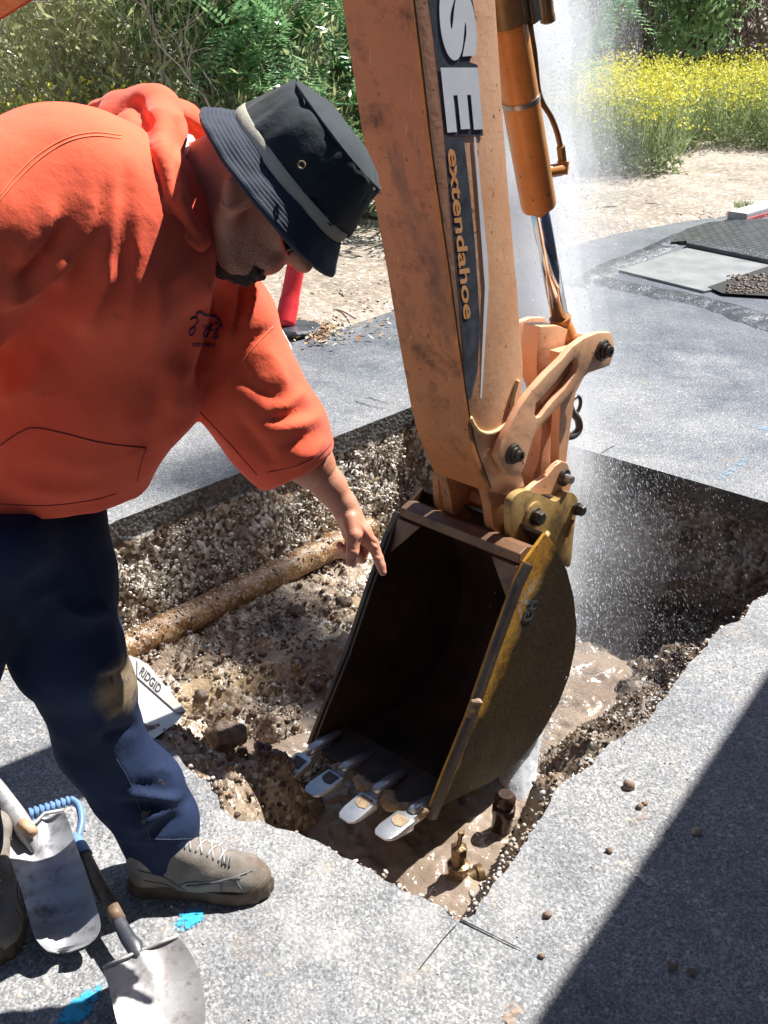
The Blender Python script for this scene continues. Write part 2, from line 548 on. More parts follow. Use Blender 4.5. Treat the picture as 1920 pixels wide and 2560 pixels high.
# road slab with the hole cut out
ROAD_FAR = [G(*q)[:2] for q in [(300, 880), (560, 758), (700, 722), (860, 668), (1000, 640), (1130, 560), (1330, 505), (1480, 478), (1659, 455)]]
road_outer = [np.array([-30, -30.]), np.array([40, -30.]), np.array([40, 12.5]), ROAD_FAR[-1] + np.array([1.0, 0.3])] + ROAD_FAR[::-1] + [np.array([-4.0, 4.2]), np.array([-30, 1.5])]
road_outer = [tuple(q) for q in road_outer]
v, f = tri2d([road_outer, [tuple(q) for q in HOLE]])
mb = MB(); mb.add([(q[0], q[1], 0.0) for q in v], f)
o = mb.build('road', MAT['asphalt']); tag(o, kind='structure')

# ground sheet below and beyond the road, reaching the horizon
def dirt_mat():
    t = NT('verge_dirt')
    c = t.ramp(t.noise(1.6, 7, 0.62), [(0.32, (0.22, 0.17, 0.135)), (0.52, (0.37, 0.31, 0.25)), (0.72, (0.50, 0.44, 0.37))])
    v = t.vor(38, out='Color'); r = t.n('SeparateColor'); t.L(v, r.inputs[0])
    c = t.mix(0.4, c, t.ramp(r.outputs[0], [(0.0, (0.2, 0.15, 0.1)), (0.6, (0.45, 0.38, 0.28)), (0.92, (0.8, 0.76, 0.68))], 'CONSTANT'))
    nb = t.bump(t.noise(28, 6, 0.7), 0.9, 0.02)
    return t.set(color=c, rough=t.ramp(t.noise(3, 4), [(0.4, 0.35), (0.6, 0.85)]), normal=nb)
MAT['dirt'] = dirt_mat()
hx = [(-2.2, 1.0), (2.4, 1.0), (2.4, 5.0), (-2.2, 5.0)]
v, f = tri2d([[(-1500, -300), (1500, -300), (1500, 2500), (-1500, 2500)], hx])
mb = MB(); mb.add([(q[0], q[1], -0.05) for q in v], f)
tag(mb.build('ground', MAT['dirt']), kind='structure')
# rough earth verge with its own relief
xs = np.linspace(-9, 16, 260); ys = np.linspace(4.3, 17, 180)
vv = []; ff = []
RFx = np.array([q[0] for q in ROAD_FAR]); RFy = np.array([q[1] for q in ROAD_FAR])
for j, y in enumerate(ys):
    for i, x in enumerate(xs):
        edge = np.interp(x, RFx, RFy)
        s = min(1, max(0, (y - edge + 0.1) / 0.9))
        h = -0.06 + 0.075 * min(1, s * 3) + s * (0.03 + 0.055 * mnoise.noise(Vector((x * 0.7, y * 0.7, 0))) + 0.028 * mnoise.noise(Vector((x * 3.1, y * 3.1, 2))) + 0.012 * mnoise.noise(Vector((x * 9, y * 9, 2))))
        vv.append((x, y, h if s > 0 else -0.045))
for j in range(len(ys) - 1):
    for i in range(len(xs) - 1):
        a = j * len(xs) + i
        if max(vv[a][2], vv[a + 1 + len(xs)][2]) > -0.044: ff.append((a, a + 1, a + 1 + len(xs), a + len(xs)))
mb = MB(); mb.add(vv, ff)
tag(mb.build('earth_verge', MAT['dirt'], smooth=True), kind='structure')

# ------------------------------------------------------------------ pit walls
def wall_mat():
    t = NT('pit_wall_layers')
    sx = t.n('SeparateXYZ'); t.L(t.pos(), sx.inputs[0])
    z = t.math('ADD', sx.outputs[2], t.math('MULTIPLY_ADD', t.noise(5, 4), 0.10, -0.05))
    m = t.n('MapRange'); t.L(z, m.inputs[0]); m.inputs[1].default_value = -0.6; m.inputs[2].default_value = 0.0
    v = t.vor(62, out='Color'); r = t.n('SeparateColor'); t.L(v, r.inputs[0])
    grav = t.ramp(r.outputs[0], [(0.0, (0.10, 0.075, 0.05)), (0.35, (0.34, 0.27, 0.19)), (0.6, (0.52, 0.47, 0.39)), (0.82, (0.74, 0.71, 0.65))], 'CONSTANT')
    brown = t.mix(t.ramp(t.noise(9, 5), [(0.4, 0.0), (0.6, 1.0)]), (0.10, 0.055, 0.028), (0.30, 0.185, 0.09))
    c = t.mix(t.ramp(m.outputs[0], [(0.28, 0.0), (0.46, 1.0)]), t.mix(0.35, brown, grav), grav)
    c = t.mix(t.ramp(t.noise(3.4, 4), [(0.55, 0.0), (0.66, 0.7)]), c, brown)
    m2 = t.n('MapRange'); t.L(sx.outputs[2], m2.inputs[0]); m2.inputs[1].default_value = -0.098; m2.inputs[2].default_value = -0.085
    asph = t.mix(t.ramp(t.vor(120, out='Color'), [(0.3, 0.0), (0.9, 1.0)]), (0.045, 0.043, 0.04), (0.16, 0.15, 0.14))
    c = t.mix(m2.outputs[0], c, asph)
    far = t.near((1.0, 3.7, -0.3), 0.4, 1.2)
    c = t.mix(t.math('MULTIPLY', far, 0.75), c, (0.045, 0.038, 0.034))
    nb = t.bump(t.mix(0.5, t.ramp(t.vor(62), [(0.1, 1.0), (0.8, 0.0)]), t.noise(100, 4)), 0.9, 0.008)
    return t.set(color=c, rough=t.ramp(t.noise(9, 4), [(0.4, 0.3), (0.6, 0.8)]), normal=nb)
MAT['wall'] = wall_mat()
n = len(HOLE)
area = sum(HOLE[i][0] * HOLE[(i + 1) % n][1] - HOLE[(i + 1) % n][0] * HOLE[i][1] for i in range(n))
sgn = 1 if area > 0 else -1
nrm = []
for i in range(n):
    d = HOLE[(i + 3) % n] - HOLE[i - 3]; d /= np.linalg.norm(d)
    nrm.append(np.array([-d[1], d[0]]) * sgn)       # points into the hole
zs = [0, -0.03, -0.06, -0.085, -0.092] + list(np.arange(-0.115, -1.0, -0.022))
vv = []; ff = []
for j, z in enumerate(zs):
    for i in range(n):
        p = HOLE[i]
        q = Vector((p[0] * 7, p[1] * 7, z * 7))
        if z > -0.09: s = 0.002 * mnoise.noise(q * 5)
        else:
            s = -0.012 + 0.035 * mnoise.noise(q) + 0.022 * mnoise.noise(q * 3.1) + 0.010 * mnoise.noise(q * 8) + (0.30 if p[0] < 0.2 else 0.12) * max(0, -z - 0.12)
            if p[1] < 3.0 and p[0] < 1.3: s -= 0.04 * min(1, (-z - 0.09) * 6)
        vv.append((p[0] + nrm[i][0] * s, p[1] + nrm[i][1] * s, z))
for j in range(len(zs) - 1):
    for i in range(n):
        a, b = j * n + i, j * n + (i + 1) % n
        ff.append((a, b, b + n, a + n))
mb = MB(); mb.add(vv, ff)
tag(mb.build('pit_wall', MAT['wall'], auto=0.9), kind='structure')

# ------------------------------------------------------------------ pit floor
WATER_Z = -0.575
ctrl = [(0, 1400, -.35), (60, 1430, -.2), (200, 1500, -.15), (300, 1560, -.10), (350, 1450, -.44), (450, 1450, -.45), (600, 1380, -.46), (700, 1300, -.47), (780, 1220, -.48), (850, 1100, -.5), (890, 960, -.48),
        (600, 1300, -.45), (400, 1560, -.20), (340, 1600, -.06), (420, 1640, -.06), (480, 1570, -.22), (480, 1660, -.10), (450, 1690, -.04), (600, 1490, -.36), (560, 1580, -.27), (620, 1500, -.40), (620, 1620, -.50), (550, 1640, -.38), (580, 1690, -.6), (640, 1660, -.6), (510, 1740, -.2),
        (545, 1735, -.56), (575, 1745, -.7), (620, 1680, -.60), (700, 1630, -.60), (700, 1560, -.45), (760, 1500, -.45), (800, 1400, -.47),
        (600, 1800, -.85), (590, 1772, -.85), (640, 1752, -.85), (625, 1728, -.8), (700, 1750, -.85), (800, 1800, -.9), (900, 1850, -.9), (1000, 1700, -.9), (900, 1600, -.85), (1100, 1600, -.85), (1180, 1500, -.78), (1210, 1440, -.7), (1130, 1720, -.8), (1020, 1850, -.85),
        (1230, 1480, -.66), (1240, 1560, -.66), (1290, 1500, -.62), (1380, 1480, -.56), (1400, 1530, -.46), (1330, 1570, -.40), (1270, 1600, -.5), (1215, 1640, -.55), (1290, 1620, -.2), (1190, 1705, -.2),
        (1250, 1300, -.68), (1300, 1150, -.72), (1240, 1020, -.6), (1400, 1300, -.6), (1400, 1150, -.7), (1550, 1250, -.6), (1600, 1180, -.62), (1500, 1420, -.48), (1560, 1360, -.5), (1650, 1200, -.6), (1000, 1200, -.6), (1000, 1000, -.55), (1080, 1400, -.8), (1100, 1000, -.6)]
cxy = [[*G(a, b, c)[:2], c] for a, b, c in ctrl]
# under the near rim the hole drops straight down to the water
for q_ in [(565, 1778), (600, 1785), (680, 1820), (760, 1860), (830, 1898), (880, 1925), (920, 1945)]:
    g_ = G(*q_)[:2]; cxy += [[g_[0] + 0.02, g_[1] + 0.06, -0.86], [g_[0] + 0.05, g_[1] + 0.18, -0.9], [g_[0] + 0.10, g_[1] + 0.34, -0.9], [g_[0] + .14, g_[1] + .5, -.9]]
for q_ in [(990, 1985), (1050, 1930), (1095, 1880), (1140, 1820), (1180, 1740)]:
    g_ = G(*q_)[:2]; cxy += [[g_[0] - 0.05, g_[1] + 0.05, -0.16], [g_[0] - 0.10, g_[1] + 0.11, -0.45], [g_[0] - 0.14, g_[1] + 0.17, -0.8], [g_[0] - .2, g_[1] + .26, -.9]]
cxy = np.array(cxy)
def floor_z(p):
    d2 = ((cxy[None, :, :2] - p[:, None, :]) ** 2).sum(2) + 3e-3
    w = d2 ** -2.1
    return (w * cxy[None, :, 2]).sum(1) / w.sum(1)
gx = np.arange(-1.65, 1.95, 0.010); gy = np.arange(1.38, 4.75, 0.010)
GX, GY = np.meshgrid(gx, gy)
pts = np.stack([GX.ravel(), GY.ravel()], 1)
# signed distance to the rim
inm = np.zeros(len(pts), bool)
hp = HOLEP
for i in range(n):
    a = hp[i]; b = hp[i - 1]
    c = (a[1] > pts[:, 1]) != (b[1] > pts[:, 1])
    with np.errstate(divide='ignore', invalid='ignore'):
        xx = (b[0] - a[0]) * (pts[:, 1] - a[1]) / (b[1] - a[1]) + a[0]
    inm ^= c & (pts[:, 0] < xx)
dr = np.full(len(pts), 1e9)
for s in range(0, n, 1):
    d = (pts[:, 0] - hp[s, 0]) ** 2 + (pts[:, 1] - hp[s, 1]) ** 2
    dr = np.minimum(dr, d)
dr = np.sqrt(dr)
keep = inm | (dr < 0.16)
zz = np.full(len(pts), -0.9)
zz[keep] = floor_z(pts[keep])
rough = np.zeros(len(pts))
kk = np.where(keep)[0]
for i in kk:
    x, y = pts[i]
    a = mnoise.noise(Vector((x * 8, y * 8, 1))); b = mnoise.noise(Vector((x * 24, y * 24, 2))); c = abs(mnoise.noise(Vector((x * 55, y * 55, 3))))
    e = abs(mnoise.noise(Vector((x * 13 + 7, y * 13, 4))))
    rough[i] = 0.030 * a + 0.024 * b + 0.026 * c + 0.035 * (0.4 - e)
zz += rough
pl0, pl1 = G(235, 1420, -.41)[:2], G(800, 1140, -.40)[:2]; pdir = (pl1 - pl0) / np.linalg.norm(pl1 - pl0)
rel = pts - pl0; al = rel @ pdir; ac = np.abs(rel @ np.array([-pdir[1], pdir[0]]) - 0.03)
zz += 0.018 * np.exp(-(ac / 0.08) ** 2) * (al > -0.1) * (al < 1.1)
# flat silt round the shallow puddles on the shelf
PUD = [(G(590, 1410, -.45), 0.15, 0.035), (G(430, 1485, -.45), 0.08, 0.045), (G(770, 1300, -.46), 0.10, 0.04)]
PUDZ = -0.459
for c, ra, rb in PUD:
    dx = pts - c[:2]; a = radians(48)
    u = dx[:, 0] * cos(a) + dx[:, 1] * sin(a); w = -dx[:, 0] * sin(a) + dx[:, 1] * cos(a)
    q = np.clip(1.5 - np.sqrt((u / ra) ** 2 + (w / rb) ** 2), 0, 1)
    zz = zz * (1 - q * 0.62) + (-0.462) * q * 0.62
under = (~inm) | (dr < 0.02)
zz = np.where(under, np.minimum(zz, -0.13), np.minimum(zz, -0.015))
zz[~keep] = -1.0
FZ = zz.reshape(GX.shape)
def fz(x, y):
    i = int(round((x - gx[0]) / 0.010)); j = int(round((y - gy[0]) / 0.010))
    return FZ[min(max(j, 0), len(gy) - 1), min(max(i, 0), len(gx) - 1)]
ny, nx = GX.shape
ii = np.arange(ny * nx).reshape(ny, nx)
q = np.stack([ii[:-1, :-1], ii[:-1, 1:], ii[1:, 1:], ii[1:, :-1]], -1).reshape(-1, 4)
q = q[keep[q].all(1)]
used = np.unique(q); remap = -np.ones(len(pts), int); remap[used] = np.arange(len(used))
me = np_mesh('pit_floor', np.column_stack([pts[used], zz[used]]), remap[q])
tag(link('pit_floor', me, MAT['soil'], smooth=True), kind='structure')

# ------------------------------------------------------------------ muddy water
def water_mat(name, c1, c2, rough=0.08):
    t = NT(name)
    c = t.mix(t.ramp(t.noise(4, 4, 0.6), [(0.4, 0.0), (0.62, 1.0)]), c1, c2)
    nb = t.bump(t.noise(30, 4, 0.6, dist=1.2), 0.45, 0.012)
    return t.set(color=c, rough=rough, normal=nb, spec=0.5)
MAT['water'] = water_mat('muddy_water', (0.22, 0.165, 0.125), (0.32, 0.25, 0.19))
MAT['puddle'] = water_mat('silty_puddle', (0.30, 0.20, 0.11), (0.40, 0.29, 0.17), 0.04)
wx = np.arange(-1.0, 1.5, 0.008); wy = np.arange(1.5, 4.2, 0.008)
WX, WY = np.meshgrid(wx, wy)
jc = G(1128, 1750, -.62)
r1 = np.hypot(WX - jc[0], WY - jc[1])
tc = G(760, 1830, -.62); r2 = np.hypot(WX - tc[0], WY - tc[1])
nz = np.array([mnoise.noise(Vector((x * 16, y * 16, 0))) + 0.6 * mnoise.noise(Vector((x * 37 + 3 * mnoise.noise(Vector((x * 6, y * 6, 5))), y * 37, 0))) for x, y in zip(WX.ravel(), WY.ravel())]).reshape(WX.shape)
WZ = WATER_Z + 0.0035 * np.sin(r1 * 95 + nz * 2.0) * np.exp(-r1 * 1.6) + 0.0022 * np.sin(r2 * 120 + nz * 2) * np.exp(-r2 * 3) + 0.0085 * nz + 0.006 * np.sin(r1 * 34 + nz * 1.2)
ny, nx = WX.shape; ii = np.arange(ny * nx).reshape(ny, nx)
q = np.stack([ii[:-1, :-1], ii[:-1, 1:], ii[1:, 1:], ii[1:, :-1]], -1).reshape(-1, 4)
fl = np.array([fz(x, y) for x, y in zip(WX.ravel(), WY.ravel())])
q = q[(fl[q] < WATER_Z + 0.012).any(1)]
me = np_mesh('muddy_water', np.column_stack([WX.ravel(), WY.ravel(), WZ.ravel()]), q)
tag(link('muddy_water', me, MAT['water'], smooth=True), kind='structure')

# ------------------------------------------------------------------ stones
def rock_mesh(name, r, seed, sub=2, squash=(1, 1, 0.8), rough=0.35, mat=None):
    bm = bmesh.new(); bmesh.ops.create_icosphere(bm, subdivisions=sub, radius=1)
    for v_ in bm.verts:
        q = v_.co.copy() + Vector((seed * 3.7, 0, 0))
        s = 1 + rough * mnoise.noise(q * 1.3) + rough * 0.5 * mnoise.noise(q * 3.1)
        v_.co = Vector((v_.co.x * squash[0], v_.co.y * squash[1], v_.co.z * squash[2])) * s * r
    me = bpy.data.meshes.new(name); bm.to_mesh(me); bm.free()
    return me
base_rocks = []
for k in range(8):
    bm = bmesh.new(); bmesh.ops.create_icosphere(bm, subdivisions=1, radius=1)
    for v_ in bm.verts:
        v_.co *= 1 + 0.5 * mnoise.noise(v_.co * 1.7 + Vector((k * 5, 0, 0)))
    bm.verts.ensure_lookup_table()
    base_rocks.append((np.array([v_.co[:] for v_ in bm.verts]), np.array([[v_.index for v_ in f_.verts] for f_ in bm.faces])))
    bm.free()
def scatter(name, places, mat, label=None):
    """places: (x,y,z,r); one mass of stones nobody could count"""
    V = []; F = []; b = 0
    for (x, y, z, r) in places:
        bv, bf = base_rocks[RNG.integers(8)]
        a, e = RNG.random() * 6.28, RNG.random() * 6.28
        Rm = np.array([[cos(a), -sin(a), 0], [sin(a), cos(a), 0], [0, 0, 1]]) @ np.array([[1, 0, 0], [0, cos(e), -sin(e)], [0, sin(e), cos(e)]])
        sc = r * np.array([1, 0.6 + 0.5 * RNG.random(), 0.5 + 0.5 * RNG.random()])
        V.append((bv * sc) @ Rm.T + [x, y, z]); F.append(bf + b); b += len(bv)
    me = np_mesh(name, np.concatenate(V), np.concatenate(F))
    o = link(name, me, mat)
    return tag(o, label, kind='stuff')
def gravel_mat(name, cols, rough=(0.3, 0.8), rpt=70):
    t = NT(name)
    v = t.vor(rpt, out='Color'); r = t.n('SeparateColor'); t.L(v, r.inputs[0])
    k = len(cols)
    c = t.ramp(r.outputs[0], [(i / k, q) for i, q in enumerate(cols)], 'CONSTANT')
    return t.set(color=c, rough=t.ramp(r.outputs[1], [(0.2, rough[0]), (0.8, rough[1])]), normal=t.bump(t.noise(160, 4), 0.5, 0.002))
MAT['gravel'] = gravel_mat('gravel', [(0.10, 0.07, 0.05), (0.20, 0.14, 0.09), (0.33, 0.25, 0.16), (0.45, 0.36, 0.26), (0.38, 0.36, 0.33), (0.58, 0.53, 0.45), (0.8, 0.77, 0.72)])
MAT['clod'] = gravel_mat('mud_clods', [(0.06, 0.036, 0.024), (0.10, 0.062, 0.038), (0.15, 0.095, 0.06), (0.24, 0.16, 0.10)], (0.35, 0.8), 30)
MAT['dark_rock'] = pm('dark_wet_rock', (0.07, 0.045, 0.033), (0.20, 0.135, 0.095), 30, 0.5, 0, 1.0, 70, 0.010)
MAT['chip'] = pm('asphalt_crumb', (0.12, 0.08, 0.06), (0.3, 0.2, 0.13), 40, 0.8, 0, 0.6, 150, 0.002)
# gravel set in the far left wall
pl_ = []
wl_a, wl_b = G(150, 1165)[:2], G(905, 873)[:2]
wd = (wl_b - wl_a); wn2 = np.array([wd[1], -wd[0]]) / np.linalg.norm(wd)
if wn2 @ (np.array([0, 3]) - wl_a) < 0: wn2 = -wn2
for _ in range(8500):
    s = RNG.random() * 1.05 - 0.03; z = -0.10 - 0.36 * RNG.random() ** 1.2
    p = wl_a + wd * s + wn2 * (0.012 + 0.30 * max(0, -z - 0.12) + RNG.normal() * 0.010)
    nn_ = mnoise.noise(Vector((p[0] * 6, p[1] * 6, z * 6)))
    if nn_ < 0.0 and RNG.random() < 0.88: continue
    pl_.append((p[0], p[1], z, 0.002 + 0.009 * RNG.random() ** 4))
MAT['palegravel'] = gravel_mat('pale_gravel', [(0.14, 0.10, 0.07), (0.34, 0.27, 0.19), (0.50, 0.44, 0.36), (0.66, 0.63, 0.57), (0.80, 0.78, 0.73)])
scatter('wall_gravel', pl_, MAT['palegravel'], 'pale crushed gravel set in the sunlit wall of the hole under the asphalt')
# gravel and crumbs over the pit floor
pl_ = []; cl_ = []
while len(pl_) < 9000:
    x = RNG.uniform(-1.2, 1.6); y = RNG.uniform(1.6, 4.6)
    z = fz(x, y)
    if z < WATER_Z - 0.01 or z > -0.02 or z <= -0.89: continue
    d = mnoise.noise(Vector((x * 4, y * 4, 9)))
    if any(((x - c[0]) ** 2 + (y - c[1]) ** 2) < (rb * 1.0) ** 2 for c, ra, rb in PUD): continue
    right = x > 0.35
    if RNG.random() > 0.45 + d * 0.9: continue
    r = 0.0022 + 0.0065 * RNG.random() ** 3
    if RNG.random() < (0.86 if x > 0.3 else 0.35): cl_.append((x, y, z + r * 0.2, r * (1.1 if x > 0.3 else 1.7)))
    else: pl_.append((x, y, z + r * 0.3, r))
scatter('loose_gravel', pl_, MAT['gravel'], 'loose wet gravel strewn over the muddy floor of the hole')
for _ in range(420):       # dark clods piled on the mound in the middle
    c = G(RNG.normal(560, 75), RNG.normal(1545, 45), -0.27)
    cl_.append((c[0], c[1], fz(c[0], c[1]) + 0.004, 0.006 + 0.016 * RNG.random() ** 2.5))
scatter('mud_clods', cl_, MAT['clod'], 'dark brown clods of mud heaped beside the bucket in the hole')
# broken crumbly rim on the near right side and near the fittings
rim = []
for i in range(n):
    p = HOLE[i]
    if p[1] > 3.2: continue
    dens = 7 if (p[0] > -0.1 and p[0] < 0.55 and p[1] < 2.1) else 3
    for _ in range(dens):
        w = abs(RNG.normal()) * (0.030 if dens > 5 else 0.014)
        z = -0.004 - w * 0.9 - 0.03 * RNG.random()
        rim.append((p[0] + nrm[i][0] * w, p[1] + nrm[i][1] * w, z, 0.003 + 0.007 * RNG.random() ** 2))
scatter('rim_rubble', rim, MAT['gravel'], 'crumbled pale base stone along the broken near rim of the hole')
crumbs = []
for _ in range(900):
    x = RNG.uniform(-0.9, 1.2); y = RNG.uniform(1.2, 3.0)
    if inside((x, y), outline): continue
    crumbs.append((x, y, 0.001, 0.0012 + 0.0022 * RNG.random() ** 3))
scatter('pavement_grit', crumbs, MAT['gravel'], 'fine grit lying on the sunlit asphalt round the hole')
def thing_mesh(name, me, mat, loc, label, cat, group=None, smooth=True):
    o = bpy.data.objects.new(name, me); COL.objects.link(o); o.location = loc
    me.materials.append(mat)
    if smooth: me.polygons.foreach_set('use_smooth', [True] * len(me.polygons))
    return tag(o, label, cat, group)
c = G(490, 1590, -.22)
thing_mesh('boulder', rock_mesh('boulder', 0.05, 3, 4, (1.15, 0.9, 0.8), 0.3), MAT['dark_rock'], (c[0], c[1], fz(c[0], c[1]) + 0.022), 'fist sized dark brown boulder half sunk in the dirt mound left of the bucket', 'boulder')
for (x, y, z, r, lab) in [(640, 1330, -.45, .028, 'dark clod on the sunlit gravel shelf above the puddle'), (745, 1308, -.46, .026, 'dark clod beside the left edge of the bucket'), (435, 1492, -.44, .022, 'small dark stone at the near end of the pale puddle'), (585, 1475, -.38, .020, 'dark stone standing on the crest of the dirt mound')]:
    c = G(x, y, z)
    thing_mesh('stone', rock_mesh('stone', r, x * 0.01, 3, (1.1, 0.9, 0.8), 0.4), MAT['dark_rock'], (c[0], c[1], fz(c[0], c[1]) + r * 0.4), lab, 'stone', 'larger stones in the hole')
for (x, y, r, lab) in [(1358, 1702, .0135, 'largest brown pebble on the sunlit asphalt right of the hole'), (1316, 1840, .0075, 'pebble lying below the rusty stain right of the hole'), (1182, 1979, .008, 'lone pebble on the asphalt right of the saw cut corner'), (1170, 2068, .006, 'small pebble just past the end of the longer saw cut'), (1382, 1745, .008, 'crumb in the middle of the rusty stain'),
                         (1452, 2093, .009, 'left one of two pebbles inside the big shadow'), (1495, 2103, .008, 'right one of two pebbles inside the big shadow'), (1505, 1800, .011, 'pale pebble just inside the edge of the big shadow'), (1392, 1738, .006, 'brown crumb at the top of the rusty stain')]:
    c = G(x, y)
    thing_mesh('pebble', rock_mesh('pebble', r, x * 0.013, 2, (1.1, 0.9, 0.8), 0.5), MAT['gravel'] if r == .011 else MAT['chip'], (c[0], c[1], r * 0.55), lab, 'pebble', 'pebbles on the asphalt')

# ------------------------------------------------------------------ buried pipe
def pipe_mat():
    t = NT('pipe_coating')
    c = t.mix(t.ramp(t.noise(14, 5), [(0.35, 0.0), (0.65, 1.0)]), (0.15, 0.07, 0.025), (0.36, 0.20, 0.08))
    v = t.vor(110, out='Color'); r = t.n('SeparateColor'); t.L(v, r.inputs[0])
    c = t.mix(t.ramp(r.outputs[0], [(0.66, 0.0), (0.9, 0.6)]), c, (0.6, 0.5, 0.38))
    return t.set(color=c, rough=0.35, normal=t.bump(t.noise(130, 4), 0.9, 0.004))
MAT['pipe'] = pipe_mat()
pa, pb = G(235, 1420, -.41), G(800, 1140, -.40)
mb = MB(); path = [pa + (pb - pa) * k / 90 for k in range(91)]
tube(mb, path, [0.054 + 0.007 * mnoise.noise(Vector((k * 0.22, 0, 0))) for k in range(91)], 26)
for i, q_ in enumerate(mb.v):
    s = 0.007 * mnoise.noise(Vector(q_) * 22) + 0.003 * mnoise.noise(Vector(q_) * 70); mb.v[i] = (q_[0] + s * .5, q_[1], q_[2] + s)
tag(mb.build('buried_pipe', MAT['pipe'], smooth=True), 'muddy brown water pipe running along the foot of the sunlit wall in the hole', 'pipe')
mud = []
for _ in range(650):
    s = RNG.random(); p = pa + (pb - pa) * s; a = RNG.normal() * 0.6
    mud.append((p[0] + wn2[0] * 0.055 * sin(a), p[1] + wn2[1] * 0.055 * sin(a), p[2] + 0.054 * cos(a), 0.002 + 0.005 * RNG.random() ** 2))
scatter('pipe_grit', mud, MAT['gravel'], 'wet grit stuck on top of the buried water pipe')

# ------------------------------------------------------------------ valve fittings in the water
MAT['brass'] = pm('muddy_brass', (0.10, 0.065, 0.03), (0.30, 0.2, 0.10), 30, 0.3, 0.5, 0.5, 90, 0.002)
MAT['iron'] = pm('wet_black_iron', (0.025, 0.016, 0.013), (0.08, 0.045, 0.03), 30, 0.25, 0.3, 0.5, 90, 0.002)
c = G(988, 1915, -.61)
rt = empty('water_valve', c, 'muddy brass valve with a narrow stem standing in the brown water at the near corner', 'valve')
mb = MB(); lathe(mb, c, (0, 0, 1), [(0.045, -0.06), (0.048, 0.0), (0.04, 0.02), (0.03, 0.035), (0.026, 0.06), (0.031, 0.07), (0.031, 0.085), (0.02, 0.09), (0.017, 0.115)]); mb.build('valve_body', MAT['brass'], rt, auto=0.7)
mb = MB(); lathe(mb, c + [0, 0, .115], (0, 0, 1), [(0.024, 0), (0.024, 0.03), (0.012, 0.036)], 6); mb.build('hex_nut', MAT['brass'], rt, bevel=0.002)
mb = MB(); lathe(mb, c + [0, 0, .15], (0.1, 0, 1), [(0.007, 0), (0.006, 0.035), (0.009, 0.037), (0.009, 0.05)], 10); mb.build('stem', MAT['brass'], rt)
mb = MB(); lathe(mb, c + [0.0, 0, .02], (0.9, 0.3, 0.05), [(0.024, 0.0), (0.024, 0.055), (0.030, 0.058), (0.030, 0.075)], 14); mb.build('side_outlet', MAT['brass'], rt, auto=0.7)
c = G(1078, 1822, -.63)
rt = empty('corporation_stop', c, 'black wet iron fitting rising from the water left of the white jet', 'valve')
mb = MB(); lathe(mb, c, (0.06, 0, 1), [(0.04, -0.05), (0.04, 0.04), (0.03, 0.05), (0.03, 0.11), (0.034, 0.115), (0.034, 0.14), (0.027, 0.145)], 20); mb.build('fitting_body', MAT['iron'], rt, auto=0.7)
mb = MB(); lathe(mb, c + [0.009, 0, .145], (0.06, 0, 1), [(0.027, 0), (0.031, 0.012), (0.031, 0.03), (0.022, 0.042)], 16); mb.build('cap', MAT['iron'], rt, auto=0.7)
# ------------------------------------------------------------------ digging arm of the backhoe
def paint_mat(name, base, worn, rust, grime=0.5, scratch=0.5, rough=0.42):
    t = NT(name)
    p = t.pos()
    c = t.mix(t.ramp(t.noise(4, 5, 0.6), [(0.35, 0.0), (0.65, 1.0)]), base, worn)
    g = t.ramp(t.noise(9, 7, 0.7), [(0.52, 0.0), (0.70, grime)])
    c = t.mix(g, c, rust)
    sp = t.ramp(t.noise(55, 3, 0.6), [(0.66, 0.0), (0.71, 0.85)])
    c = t.mix(sp, c, (0.06, 0.035, 0.025))
    # fine scratches
    m = t.mapping(p, (4, 4, 60), (0.5, 0.9, 0.3))
    sc = t.ramp(t.noise(3.2, 6, 0.75, m), [(0.60, 0.0), (0.66, scratch)])
    c = t.mix(sc, c, (0.16, 0.09, 0.05))
    m2 = t.mapping(p, (70, 5, 5), (0.2, 0.5, 1.1))
    sc2 = t.ramp(t.noise(2.6, 6, 0.7, m2), [(0.66, 0.0), (0.70, scratch * 0.8)])
    c = t.mix(sc2, c, (0.80, 0.62, 0.46))
    big_ = t.ramp(t.noise(2.2, 7, 0.7, t.mapping(p, (2.2, 2.2, 0.7))), [(0.56, 0.0), (0.66, max(0.0, 1.1 * grime - 0.45))])
    c = t.mix(big_, c, rust)
    r = t.math('MULTIPLY_ADD', g, 0.4, rough)
    nb = t.bump(t.noise(45, 5, 0.65), 0.28, 0.003)
    return t.set(color=c, rough=r, normal=nb)
MAT['paint'] = paint_mat('orange_paint', (0.70, 0.36, 0.19), (0.78, 0.46, 0.28), (0.50, 0.22, 0.10), 0.5, 0.5)
MAT['front'] = paint_mat('worn_orange_paint', (0.36, 0.13, 0.042), (0.52, 0.20, 0.06), (0.085, 0.042, 0.028), 0.97, 0.95)
MAT['cyl'] = paint_mat('cylinder_paint', (0.52, 0.20, 0.045), (0.60, 0.25, 0.065), (0.30, 0.115, 0.03), 0.5, 0.3, 0.35)
MAT['olive'] = paint_mat('dirty_yellow_paint', (0.32, 0.20, 0.06), (0.44, 0.29, 0.11), (0.07, 0.035, 0.018), 0.97, 1.0)
MAT['greasy'] = paint_mat('greasy_orange_paint', (0.34, 0.135, 0.055), (0.46, 0.21, 0.09), (0.06, 0.036, 0.025), 0.95, 0.8)
MAT['beam'] = paint_mat('shaded_muddy_beam_paint', (0.11, 0.052, 0.028), (0.18, 0.09, 0.045), (0.05, 0.032, 0.024), 0.95, 0.8)  # grimy orange, darkened further to paint in the shade of the links
